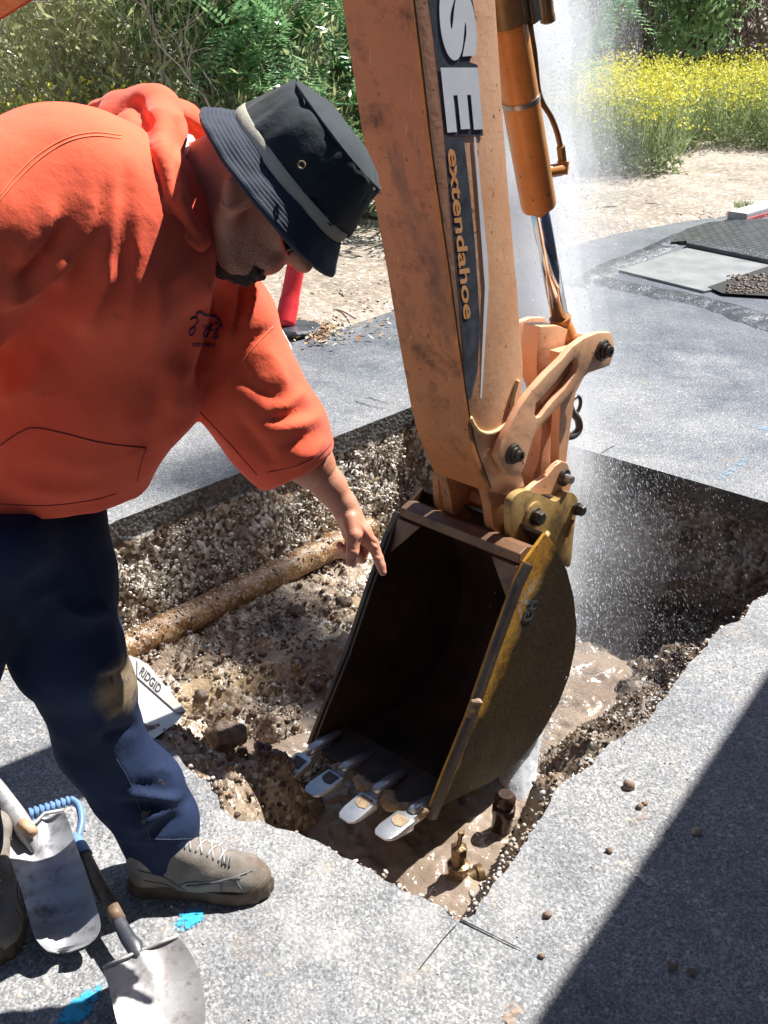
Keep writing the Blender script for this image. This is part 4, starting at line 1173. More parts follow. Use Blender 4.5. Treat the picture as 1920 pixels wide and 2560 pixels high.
MAT['whitecotton'] = cloth_mat('white_cotton', (0.75, 0.73, 0.70), (0.8, 0.78, 0.75))
MAT['glove_cream'] = cloth_mat('cream_band', (0.42, 0.39, 0.31), (0.50, 0.47, 0.38), sheen=0)
def skin_mat():
    t = NT('skin')
    jaw = P(540, 575, 1.50)
    c = t.mix(t.ramp(t.noise(14, 5, 0.6), [(0.35, 0.0), (0.65, 1.0)]), (0.52, 0.205, 0.125), (0.62, 0.28, 0.18))
    c = t.mix(t.ramp(t.noise(70, 3, 0.6), [(0.55, 0.0), (0.75, 0.35)]), c, (0.48, 0.17, 0.11))
    stub = t.math('MULTIPLY', t.near(jaw, 0.03, 0.075), t.ramp(t.noise(420, 2, 0.6), [(0.40, 0.25), (0.60, 0.85)]))
    c = t.mix(stub, c, (0.16, 0.085, 0.06))
    nb = t.bump(t.noise(300, 3, 0.6), 0.4, 0.0014, t.bump(t.noise(45, 3), 0.2, 0.003))
    t.b.inputs['Subsurface Radius'].default_value = (0.012, 0.004, 0.002)
    t.b.inputs['Subsurface Scale'].default_value = 0.6
    return t.set(color=c, rough=0.5, normal=nb, sss=0.12, spec=0.4)
MAT['skin'] = skin_mat()
MAT['hair'] = pm('dark_brown_hair', (0.035, 0.02, 0.015), (0.07, 0.04, 0.03), 60, 0.8, 0, 0.9, 300, 0.003)
MAT['lens'] = pm('dark_lens', (0.01, 0.01, 0.012), None, rough=0.08, bump=0)
MAT['redframe'] = pm('red_plastic', (0.5, 0.03, 0.02), None, rough=0.3, bump=0)

man = empty('person', (-0.50, 1.62, 0.0), 'worker in orange hooded sweatshirt, navy trousers and black bucket hat pointing into the hole', 'person')

def solid(name, f_, lo, hi, h, mat, parent, fold=None, cut=None, nz=(), relax_n=1):
    v_, q_ = sdf_mesh(f_, lo, hi, h)
    v_ = relax(v_, q_, relax_n)
    if fold: v_ = folds(v_, q_, fold)
    for sc, amp, sd_ in nz:
        v_ = v_ + normals(v_, q_) * vnoise(v_, sc, sd_, amp)[:, None]
    if fold or nz: v_ = relax(v_, q_, 2, 0.4)
    me = np_mesh(name, v_, q_)
    bv = BVHTree.FromPolygons([tuple(a) for a in v_], [tuple(int(k) for k in a) for a in q_])
    o = link(name, me, mat, parent, smooth=True)
    return o, bv

# sweatshirt: torso, sleeves, hood roll
torso = chainpx([(74, 985, 1.79, 252), (176, 720, 1.68, 280), (225, 530, 1.51, 226), (205, 470, 1.48, 186)])
shoul = chainpx([(-60, 490, 1.38, 178), (120, 452, 1.43, 176), (320, 480, 1.54, 132), (455, 575, 1.66, 92)])
farm = chainpx([(450, 580, 1.68, 90), (498, 700, 1.72, 92), (535, 835, 1.76, 110), (600, 935, 1.79, 108), (656, 1035, 1.82, 84)])
narm = chainpx([(-30, 510, 1.38, 168), (-150, 720, 1.36, 112), (-250, 950, 1.36, 100)])
cuffc = P(650, 1012, 1.82)
cuffn = (P(652, 1035, 1.82) - P(560, 880, 1.78)); cuffn /= np.linalg.norm(cuffn)
hem = P(120, 1152, 1.60)
hemn = np.array([-0.02, -0.10, -1.0])
def body_f(p):
    b_ = union(torso + shoul, 0.06)(p)
    b_ = np.maximum(b_, half(hem, hemn)(p))
    a_ = union(farm, 0.035)(p)
    a_ = -smin(-a_, -half(cuffc, cuffn)(p), 0.012)
    n_ = union(narm, 0.06)(p)
    r_ = smin(b_, a_, 0.018)
    return smin(r_, n_, 0.06)
FS = [
    # long drapes from the near shoulder
    ([(250, 545), (228, 620), (200, 680), (176, 735)], 20, 0.014), ([(215, 400), (205, 480), (170, 560)], 22, 0.005), ([(60, 520), (40, 600), (-20, 680)], 18, 0.008), ([(330, 560), (345, 660), (330, 780)], 30, 0.006), ([(390, 600), (392, 700), (372, 820)], 22, -0.005),
    ([(165, 548), (110, 600), (50, 640), (-10, 668)], 18, 0.016), ([(150, 470), (90, 560), (20, 610)], 16, -0.014),
    ([(236, 380), (222, 460), (190, 560), (150, 660)], 18, -0.010), ([(120, 420), (95, 500), (50, 560)], 14, 0.008),
    ([(130, 600), (95, 680), (20, 760)], 22, -0.012), ([(300, 480), (300, 560), (280, 660), (262, 760)], 26, 0.006),
    ([(270, 330), (276, 430), (274, 520), (258, 610)], 16, -0.007),
    # chest folds at the far shoulder
    ([(462, 590), (450, 660), (432, 730), (425, 790)], 11, 0.012), ([(482, 590), (478, 680), (455, 770), (425, 850)], 11, -0.016),
    ([(505, 600), (500, 680), (478, 760)], 8, 0.014), ([(528, 600), (520, 670), (500, 730)], 8, -0.012), ([(548, 600), (545, 650), (520, 720)], 7, 0.010),
    ([(440, 860), (480, 800), (540, 740), (600, 700)], 10, -0.008),
    # belly
    ([(370, 900), (385, 840), (410, 780)], 22, 0.008), ([(300, 1000), (335, 900), (352, 800)], 26, -0.008), ([(60, 960), (150, 1000), (260, 1010)], 30, 0.006),
    ([(20, 1040), (120, 1060), (240, 1050)], 22, 0.007), ([(-10, 860), (60, 830), (120, 760)], 28, 0.010),
    # sleeve
    ([(590, 890), (630, 868), (672, 838)], 12, 0.008), ([(560, 908), (630, 898), (700, 868)], 11, -0.008), ([(545, 930), (620, 925), (705, 895)], 12, 0.007),
    ([(590, 968), (650, 952), (712, 918)], 10, -0.006), ([(620, 992), (680, 974), (718, 945)], 9, 0.006), ([(430, 870), (480, 930), (540, 1000)], 14, 0.008),
    ([(560, 740), (600, 790), (625, 850)], 18, 0.006), ([(500, 790), (560, 845), (640, 872)], 18, -0.007), ([(500, 880), (560, 960), (600, 1010)], 12, -0.009), ([(600, 1010), (650, 1000), (700, 975)], 7, 0.006),
]
hoodie, HB = solid('hooded_sweatshirt', body_f, (-1.10, 1.00, 0.68), (0.12, 2.05, 1.75), 0.0068, MAT['hoodie'], man, FS, nz=((5, 0.010, 0), (13, 0.004, 3), (30, 0.0015, 6)), relax_n=2)
# hood lying round the neck
hd = chainpx([(215, 248, 1.66, 34), (262, 240, 1.62, 34), (335, 237, 1.56, 46), (355, 290, 1.48, 46), (352, 370, 1.43, 44), (368, 440, 1.42, 36), (410, 505, 1.45, 26), (455, 535, 1.51, 18)]) \
    + chainpx([(330, 235, 1.60, 42), (400, 262, 1.66, 34), (440, 290, 1.68, 22)]) + chainpx([(280, 280, 1.52, 40), (300, 370, 1.46, 38), (335, 460, 1.43, 32), (420, 525, 1.46, 18)]) + chainpx([(240, 260, 1.60, 30), (330, 300, 1.55, 55)])
HF = [([(372, 215), (384, 300), (376, 400), (392, 470)], 12, -0.008), ([(300, 260), (330, 380), (390, 480), (450, 535)], 9, -0.008), ([(275, 300), (300, 400), (350, 480), (430, 535)], 8, 0.008), ([(290, 210), (300, 240), (330, 290)], 12, -0.012), ([(340, 230), (352, 330), (372, 420)], 10, 0.007), ([(395, 250), (420, 280), (450, 300)], 5, -0.01), ([(380, 235), (415, 265), (450, 290)], 5, 0.008)]
hood, HHB = solid('hood', union(hd, 0.022), (-0.62, 1.2, 1.15), (-0.15, 1.95, 1.75), 0.006, MAT['hoodie'], hoodie, HF, nz=((9, 0.007, 2), (24, 0.003, 5)), relax_n=2)
# seams, stitching, pocket, cuff
def sm(name, bvh, pts, r, lift, mat, par, **kw):
    mb = MB(); seam(mb, bvh, pts, r, lift, **kw)
    if mb.v: mb.build(name, mat, par, smooth=True)
for nm, pts_, r_, m_ in (('seam', [(-5, 428), (30, 384), (80, 336), (140, 300), (200, 286), (262, 292)], .0011, 'stitch'), ('seam', [(-5, 438), (32, 395), (84, 345), (142, 308), (200, 294), (262, 299)], .0011, 'stitch'),
                         ('seam', [(480, 842), (510, 800), (548, 750), (590, 705)], .0010, 'stitch'), ('seam', [(432, 890), (475, 935), (520, 985), (556, 1026)], .0009, 'darkstitch'),
                         ('pocket_edge', [(0, 962), (40, 935), (75, 924), (140, 936), (220, 956), (315, 968)], .0012, 'darkstitch'), ('pocket_edge', [(315, 968), (305, 1000), (296, 1040)], .0008, 'darkstitch'),
                         ('hem_stitch', [(0, 1088), (100, 1092), (200, 1080), (250, 1066)], .0009, 'darkstitch'), ('cuff_stitch', [(578, 1020), (640, 1006), (690, 982), (716, 958)], .0008, 'darkstitch')):
    sm(nm, HB, pts_, r_, 0.0002, MAT[m_], hoodie)
# embroidered script and the arched line over it
mb = MB()
for st_, r_ in (([(410, 690), (416, 686), (424, 685), (425, 676), (432, 674), (444, 681), (460, 682), (470, 688), (476, 697), (478, 708)], .0017),
           ([(428, 692), (422, 700), (420, 714), (414, 724), (408, 722), (410, 712), (420, 706)], .0011), ([(438, 700), (441, 709), (446, 704), (450, 710)], .0008),
           ([(456, 698), (452, 712), (446, 726), (440, 727), (440, 718), (450, 708), (462, 700), (470, 698)], .0012), ([(474, 702), (468, 716), (462, 728), (466, 731), (472, 724)], .0012), ([(452, 714), (462, 712), (472, 710)], .001), ([(424, 686), (426, 692), (428, 696)], .001)):
    mb = MB(); seam(mb, HB, st_, r_, 0.0006, 5); mb.build('embroidery', MAT['purple'], hoodie, smooth=True)
for i in range(11):
    mb = MB()
    x = 416 + i * 4.4 + (2 if i > 4 else 0)
    seam(mb, HB, [(x, 741), (x + 1, 745), (x + 0.3, 749)], .0009, 0.0004, 4, 2); mb.build('embroidered_letter', MAT['purple'], hoodie, smooth=True)
mb = MB(); q = [P(607, 714, 1.74), P(622, 742, 1.76), P(628, 756, 1.76)]; tube(mb, q, .003, 6); mb.build('torn_lining', MAT['whitecotton'], hoodie)

# trousers
leg = chainpx([(80, 1120, 1.78, 150), (118, 1270, 1.83, 130), (145, 1400, 1.87, 122), (182, 1480, 1.95, 106), (218, 1600, 2.05, 92), (298, 1705, 2.12, 92), (335, 1775, 2.17, 86), (352, 1840, 2.20, 78)])
leg2 = chainpx([(-20, 1150, 1.70, 165), (-118, 1400, 1.72, 120), (-128, 1600, 1.80, 104), (-108, 1740, 1.97, 92), (-80, 1825, 2.05, 80)])
def tr_f(p):
    a_ = union(leg, 0.025)(p); b_ = union(leg2, 0.03)(p)
    a_ = np.maximum(a_, -(p[:, 2] - 0.055 - 0.08 * (p[:, 0] + 0.5)))
    b_ = np.maximum(b_, -(p[:, 2] - 0.07))
    return np.maximum(smin(a_, b_, 0.02), half(P(100, 1060, 1.70), (0, 0, 1))(p))
TF = [([(120, 1300), (180, 1330), (240, 1310)], 16, 0.010), ([(95, 1230), (60, 1300), (25, 1370)], 14, -0.012), ([(70, 1370), (60, 1330), (90, 1290), (160, 1260)], 14, 0.010),
      ([(200, 1290), (235, 1330), (250, 1400), (262, 1440)], 15, 0.010), ([(262, 1430), (240, 1440), (215, 1452)], 8, 0.012), ([(200, 1470), (250, 1462), (290, 1440)], 10, -0.012),
      ([(215, 1585), (230, 1540), (262, 1510)], 9, 0.012), ([(215, 1590), (250, 1582), (310, 1565)], 8, -0.012), ([(220, 1600), (260, 1660), (300, 1720)], 16, 0.008),
      ([(150, 1560), (190, 1640), (240, 1720)], 14, 0.008), ([(240, 1706), (300, 1716), (360, 1728), (405, 1722)], 9, 0.016), ([(250, 1730), (310, 1742), (380, 1740), (420, 1716)], 9, -0.018), ([(245, 1770), (300, 1790), (320, 1770), (370, 1745), (410, 1725)], 9, 0.016),
      ([(270, 1690), (320, 1700), (400, 1712)], 8, -0.010), ([(330, 1800), (360, 1780), (400, 1760)], 8, -0.010), ([(240, 1795), (270, 1812), (330, 1815), (400, 1800)], 7, 0.010), ([(320, 1680), (350, 1660), (380, 1680)], 10, 0.008), ([(255, 1210), (258, 1300), (270, 1380)], 6, -0.006)]
def mud_extra(t, c):
    kp = P(268, 1500, 1.86)
    m = t.math('MULTIPLY', t.near(kp, 0.055, 0.16, (1.3, 0.3, 1.0)), t.ramp(t.noise(26, 5, 0.65), [(0.44, 0.0), (0.58, 0.9)]))
    m = t.math('MULTIPLY', t.near(kp, 0.03, 0.070, (1.25, 0.15, 0.8)), t.ramp(t.noise(26, 5, 0.65), [(0.34, 0.0), (0.50, 0.95)]))
    c = t.mix(m, c, (0.21, 0.155, 0.095))
    c2 = P(340, 1790, 2.1)
    m = t.math('MULTIPLY', t.near(c2, 0.05, 0.2, (1, 0.3, 1)), t.ramp(t.noise(30, 4, 0.6), [(0.66, 0.0), (0.72, 0.5)]))
    return t.mix(m, c, (0.25, 0.17, 0.1))
MAT['navy'] = cloth_mat('navy_twill', (0.010, 0.018, 0.048), (0.018, 0.032, 0.078), 700, 0.3, 0.0, 0.8, mud_extra)
MAT['navythread'] = pm('navy_thread', (0.04, 0.055, 0.10), None, rough=0.7, bump=0)
tro, TB = solid('trousers', tr_f, (-1.05, 1.1, 0.03), (-0.05, 2.0, 1.02), 0.0085, MAT['navy'], man, TF, nz=((7, 0.008, 4), (19, 0.003, 8)), relax_n=2)
sm('seam', TB, [(252, 1640), (285, 1700), (330, 1830)], .0008, 0.0001, MAT['navythread'], tro)
sm('hem_stitch', TB, [(272, 1795), (330, 1812), (425, 1812)], .0009, 0.0001, MAT['navythread'], tro)

# body: head, neck, pointing arm and hand in one mesh
def imv(r, u, t): return R_ * r + U_ * u - F_ * t          # right, up, towards the camera in the picture
up_h = imv(0.80, 0.59, 0.0); up_h /= np.linalg.norm(up_h)
fw_h = imv(0.62, -0.78, 0.02); fw_h = fw_h - up_h * (fw_h @ up_h); fw_h /= np.linalg.norm(fw_h)
sd_h = np.cross(fw_h, up_h)                                  # towards the man's right
HC = P(578, 408, 1.53)
def H(f_, s, u): return HC + fw_h * f_ + sd_h * s + up_h * u
AX = [fw_h, sd_h, up_h]
near = 1 if sd_h @ (C_ - HC) > 0 else -1
head_parts = [ell(H(-0.005, 0, 0.02), AX, (0.098, 0.078, 0.10)), ell(H(0.035, 0, -0.045), AX, (0.060, 0.062, 0.070)), rc(H(0.055, 0.0, -0.095), H(0.078, 0, -0.088), 0.022, 0.016),
              rc(H(0.02, 0.052, -0.075), H(0.06, 0.02, -0.098), 0.016, 0.016), rc(H(0.02, -0.052, -0.075), H(0.06, -0.02, -0.098), 0.016, 0.016), rc(H(-0.02, 0.058, -0.03), H(0.02, 0.052, -0.075), 0.018, 0.016), rc(H(-0.02, -0.058, -0.03), H(0.02, -0.052, -0.075), 0.018, 0.016),
              rc(H(0.086, 0, 0.018), H(0.118, 0, -0.022), 0.008, 0.0125), rc(H(0.104, 0.012, -0.025), H(0.104, -0.012, -0.025), 0.0085, 0.0085),
              rc(H(0.088, 0.016, -0.053), H(0.088, -0.016, -0.053), 0.0075, 0.0075), rc(H(0.086, 0.014, -0.063), H(0.086, -0.014, -0.063), 0.0075, 0.0075),
              rc(H(0.082, 0.03, 0.032), H(0.082, -0.03, 0.032), 0.010, 0.010), ell(H(0.066, 0.036, -0.02), AX, (0.025, 0.024, 0.025)), ell(H(0.066, -0.036, -0.02), AX, (0.025, 0.024, 0.025)), ell(H(0.014, near * 0.080, -0.040), AX, (0.016, 0.007, 0.026)), rc(H(0.004, near * .084, -0.022), H(-0.004, near * .090, -0.045), 0.006, 0.005), rc(H(-0.004, near * .090, -0.045), H(0.014, near * .084, -0.064), 0.005, 0.006)]
neck = [rc(H(-0.045, 0, -0.04), P(430, 425, 1.57), 0.066, 0.068), rc(P(430, 425, 1.57), P(330, 430, 1.58), 0.070, 0.085), rc(H(0.02, 0, -0.07), P(450, 480, 1.55), 0.05, 0.055)]
trunk = [rc(P(330, 430, 1.58), P(130, 850, 1.70), 0.07, 0.08), rc(P(330, 450, 1.58), P(470, 580, 1.69), 0.06, 0.05)]
armp = chainpx([(470, 580, 1.69, 62), (560, 830, 1.78, 55), (640, 965, 1.83, 46), (672, 1002, 1.845, 44), (680, 1012, 1.85, 38)])
up_f = union(head_parts + neck + trunk, 0.018)
v1, q1_ = sdf_mesh(lambda p: smin(up_f(p), union(armp, 0.03)(p), 0.03), (-0.75, 1.3, 0.85), (0.05, 2.1, 1.65), 0.0045)
v1 = relax(v1, q1_, 1)
def tipn(a): return a
hand_l = chainpx([(745, 1095, 1.877, 27), (754, 1112, 1.88, 25), (766, 1145, 1.885, 30)]) \
    + chainpx([(762, 1118, 1.873, 17), (784, 1148, 1.875, 16), (803, 1174, 1.880, 14.5)]) + chainpx([(760, 1120, 1.885, 18), (790, 1172, 1.90, 14)]) \
    + chainpx([(752, 1122, 1.89, 18), (776, 1172, 1.912, 14)]) + chainpx([(744, 1122, 1.89, 15), (758, 1168, 1.92, 12.5)])
index_ = chainpx([(803, 1174, 1.880, 13.5), (811, 1190, 1.880, 11.5), (817, 1206, 1.878, 11.5), (823, 1222, 1.876, 10), (827, 1236, 1.875, 8.3)])
middle_ = chainpx([(790, 1172, 1.90, 13), (782, 1206, 1.905, 11.5), (766, 1190, 1.882, 10)])
ring_ = chainpx([(776, 1172, 1.912, 12.5), (764, 1208, 1.915, 11), (748, 1190, 1.890, 9.5)])
pinky_ = chainpx([(758, 1168, 1.92, 11.5), (744, 1198, 1.92, 9.5), (734, 1178, 1.895, 8.5)])
thumb_ = chainpx([(756, 1122, 1.862, 19), (764, 1158, 1.852, 17.5), (762, 1190, 1.850, 13.5), (757, 1214, 1.856, 10.5)])
fore = chainpx([(676, 1006, 1.847, 43), (712, 1050, 1.865, 36), (740, 1088, 1.875, 28), (754, 1112, 1.88, 25)])
tend = [ell(P(786, 1160, 1.874), np.eye(3), (0.012, 0.010, 0.016)), rc(P(772, 1118, 1.868), P(800, 1166, 1.872), 0.0035, 0.004)]
def hand_f(p):
    b_ = union(hand_l + fore, 0.009)(p)
    b_ = smin(b_, union(tend, 0.004)(p), 0.006)
    for fg, k in ((index_, 0.005), (middle_, 0.004), (ring_, 0.004), (pinky_, 0.004)):
        b_ = smin(b_, union(fg, 0.003)(p), k)
    return smin(b_, union(thumb_, 0.004)(p), 0.006)
hv, hq = sdf_mesh(hand_f, P(745, 1130, 1.885) - 0.15, P(745, 1130, 1.885) + 0.15, 0.0021)
hv = folds(hv, hq, [([(802, 1166), (808, 1172), (816, 1176)], 3, -0.0022), ([(810, 1196), (816, 1200), (824, 1202)], 2.0, -0.0012), ([(818, 1220), (826, 1222)], 1.6, -0.0010), ([(806, 1178), (812, 1182), (818, 1184)], 3.2, 0.0018), ([(752, 1180), (760, 1186), (770, 1188)], 3, -0.0012), ([(782, 1160), (776, 1180), (774, 1196)], 4, -0.003), ([(770, 1120), (790, 1148), (806, 1172)], 4, 0.0015), ([(740, 1140), (745, 1165)], 5, -0.0015)])
hv = relax(hv, hq, 1, 0.4)
allv = np.concatenate([v1, hv]); allq = np.concatenate([q1_, hq + len(v1)])
body = link('body', np_mesh('body', allv, allq), MAT['skin'], man, smooth=True)
# ear on the near side
mb = MB()
E0_ = H(0.012, near * 0.080, -0.040)
tube(mb, [E0_ + up_h * (0.028 * sin(a)) + fw_h * (0.016 * cos(a)) + sd_h * near * 0.006 for a in np.linspace(-1.9, 2.6, 16)], [0.006] * 16, 8); box(mb, E0_, AX, (0.012, 0.004, 0.024))
mb.build('ear', MAT['skin'], body, smooth=True)
# nail
# goatee, cropped hair at the nape, eyebrow
gv, gq = sdf_mesh(union([rc(H(0.050, 0, -0.112), H(0.080, 0, -0.096), 0.021, 0.017), rc(H(0.086, 0.012, -0.080), H(0.086, -0.012, -0.080), 0.011, 0.011)], 0.01), H(0.07, 0, -0.1) - 0.06, H(0.07, 0, -0.1) + 0.06, 0.003)
gv = gv + normals(gv, gq) * vnoise(gv, 160, 2, 0.003)[:, None]
link('goatee', np_mesh('goatee', gv, gq), MAT['hair'], man, smooth=True)
# T-shirt collar showing at the nape
mb = MB(); tube(mb, [P(397, 300, 1.60), P(402, 330, 1.50), P(398, 362, 1.49)], [0.016, 0.017, 0.006], 10, flat=0.5); mb.build('shirt_collar', MAT['whitecotton'], man, smooth=True)
# sunglasses
gl = empty('sunglasses', H(0.09, 0, 0.0), None, None); gl.parent = man; gl.location = Vector(H(0.09, 0, 0.0)) - man.location
for s in (1, -1):
    mb = MB(); c_ = H(0.098, s * 0.034, -0.016)
    vv = [c_ + sd_h * s * 0.030 * cos(a) + up_h * 0.019 * sin(a) - fw_h * (0.028 * max(0, cos(a)) ** 2) for a in np.linspace(0, 2 * pi, 24, endpoint=False)]
    mb.add([c_ + fw_h * 0.004] + vv, [(0, k + 1, (k + 1) % 24 + 1) for k in range(24)]); mb.build('lens', MAT['lens'], gl, smooth=True)
    mb = MB(); tube(mb, vv + vv[:1], 0.0022, 6, False); tube(mb, [H(0.077, s * 0.066, -0.010), H(0.05, s * 0.078, -0.012), H(0.012, s * 0.088, -0.020)], 0.0028, 6); mb.build('rim', MAT['redframe'], gl, smooth=True)

# bucket hat
def hat_mat(name, brim):
    t = NT(name)
    c = t.mix(t.ramp(t.noise(7, 5), [(0.35, 0.0), (0.65, 1.0)]), (0.012, 0.020, 0.024), (0.024, 0.034, 0.040))
    if brim: c = t.mix(0.6, c, (0.045, 0.055, 0.085))
    nb = t.bump(t.noise(900, 2), 0.4, 0.0006, t.bump(t.noise(50, 4, 0.6), 0.4, 0.004))
    return t.set(color=c, rough=0.8, normal=nb, sheen=0.12, spec=0.25)
MAT['hat'] = hat_mat('black_twill', False); MAT['brim'] = hat_mat('navy_stitched_twill', True)
BC = P(634, 376, 1.50)
ax_h = imv(0.79, 0.58, 0.25); ax_h /= np.linalg.norm(ax_h)
fx = imv(0.636, -0.772, 0.0); fx -= ax_h * (fx @ ax_h); fx /= np.linalg.norm(fx)
sx_ = np.cross(ax_h, fx)
S_ = PXM * 1.5
hat = empty('bucket_hat', BC, None, None); hat.parent = man; hat.location = Vector(BC) - man.location
def ringpt(a, r, h, ex=1.0):
    return BC + (fx * cos(a) * r * ex + sx_ * sin(a) * r) + ax_h * h
NA = 144
def surf(name, rings, mat, noise_amp, seed, close=False, parent=hat, thick=0):
    vv = []; ff = []
    for j, (r, h, ex) in enumerate(rings):
        for k in range(NA):
            a = 2 * pi * k / NA
            p = ringpt(a, r, h, ex)
            d = ringpt(a, r + 0.01, h, ex) - p; d /= np.linalg.norm(d)
            wv = noise_amp * (mnoise.noise(Vector((p[0] * 22 + seed, p[1] * 22, p[2] * 22))) + 0.5 * mnoise.noise(Vector((p[0] * 50 + seed, p[1] * 50, p[2] * 50))))
            vv.append(p + d * wv + ax_h * wv * 0.5)
    for j in range(len(rings) - 1):
        for k in range(NA):
            a, b = j * NA + k, j * NA + (k + 1) % NA
            ff.append((a, b, b + NA, a + NA))
    if close: ff.append(tuple((len(rings) - 1) * NA + k for k in range(NA)))
    mb = MB(); mb.add(vv, ff); return mb.build(name, mat, parent, smooth=True)
RB = 172 * S_; EX = 1.0
RH = RB
crown = [(RB * 1.0, 0.004, EX), (RB * 0.985, 0.02, EX), (RB * 0.94, 0.042, EX), (RB * 0.88, 0.062, EX), (RB * 0.82, 0.076, EX), (RB * 0.79, 0.080, EX)]
surf('crown', crown, MAT['hat'], 0.007, 1)
mb = MB(); tube(mb, [ringpt(a, RB * 0.795 + 0.002 * sin(5 * a), 0.0815, EX) for a in np.linspace(0, 2 * pi, 90)], 0.0024, 8, False); mb.build('crown_piping', MAT['hat'], hat, smooth=True)
surf('crown_top', [(RB * 0.792, 0.081, EX), (RB * 0.65, 0.090, EX), (RB * 0.35, 0.098, EX), (0.002, 0.100, EX)], MAT['hat'], 0.006, 4, True)
surf('band', [(RB * 1.012, -0.007, EX), (RB * 1.022, -0.003, EX), (RB * 1.012, 0.008, EX), (RB * 1.0, 0.010, EX)], MAT['glove_cream'], 0.0, 1)
brim = []
NBR = 60
for i in range(NBR + 1):
    s = i / NBR
    rip = 0.0012 * abs(sin(pi * s * 8)) if 0.04 < s < 0.98 else 0
    brim.append((RB * 1.01 + s * 0.028, -0.006 - s * 0.032 - 0.003 * s * s + rip, 1.0 + 0.02 * s))
brim += [(brim[-1][0] - 0.0005, brim[-1][1] - 0.004, 1.02)] + [(RB * 1.0 + s * 0.026, -0.010 - s * 0.034 - 0.003 * s * s, 1.0 + 0.02 * s) for s in np.linspace(1, 0, 12)]
surf('brim', brim, MAT['brim'], 0.0035, 8)
for a in (1.35, 1.75):
    pass
def side_on(px_, py_):
    best = None
    for k in range(360):
        a = 2 * pi * k / 360; q = ringpt(a, RB * 0.97, 0.032, EX); u = PX(q)[0]
        d = abs(u[0] - px_) + abs(u[1] - py_) + (60 if (q - BC) @ (C_ - BC) < 0 else 0)
        if best is None or d < best[0]: best = (d, a)
    return best[1]
ea = side_on(665, 352); q = ringpt(ea, RB * 0.98 + 0.002, 0.03, EX)
mb = MB(); e1, e2, e3 = frame(q - BC - ax_h * ((q - BC) @ ax_h)); tube(mb, [q + 0.0045 * (e1 * cos(a) + e2 * sin(a)) + e3 * 0.003 for a in np.linspace(0, 2 * pi, 18)], 0.0012, 6, False); mb.build('eyelet', MAT['mud'], hat, smooth=True)

# shoes
def shoe_mats():
    t = NT('beige_suede'); o_ = t.obj()
    c = t.mix(t.ramp(t.noise(14, 6, 0.65, o_), [(0.38, 0.0), (0.62, 1.0)]), (0.16, 0.135, 0.11), (0.27, 0.24, 0.21))
    c = t.mix(t.ramp(t.noise(22, 5, 0.65, o_), [(0.58, 0.0), (0.68, 0.8)]), c, (0.16, 0.10, 0.06))
    tm = t.math('MULTIPLY', t.near(G(560, 1900) + np.array([0, 0, .03]), 0.03, 0.09), t.ramp(t.noise(28, 5, 0.7), [(0.36, 0.0), (0.56, 0.9)]))
    c = t.mix(tm, c, (0.10, 0.062, 0.038))
    return t.set(color=c, rough=0.8, normal=t.bump(t.noise(200, 4, 0.6, o_), 0.5, 0.0015))
MAT['suede'] = shoe_mats()
MAT['sole'] = pm('muddy_rubber', (0.05, 0.035, 0.025), (0.13, 0.09, 0.06), 20, 0.7, 0, 0.7, 80, 0.003)
MAT['lace'] = pm('grey_lace', (0.28, 0.28, 0.28), (0.42, 0.41, 0.40), 60, 0.7, 0, 0.5, 300, 0.001)
MAT['greystripe'] = pm('grey_trim', (0.12, 0.12, 0.13), None, rough=0.6, bump=0)
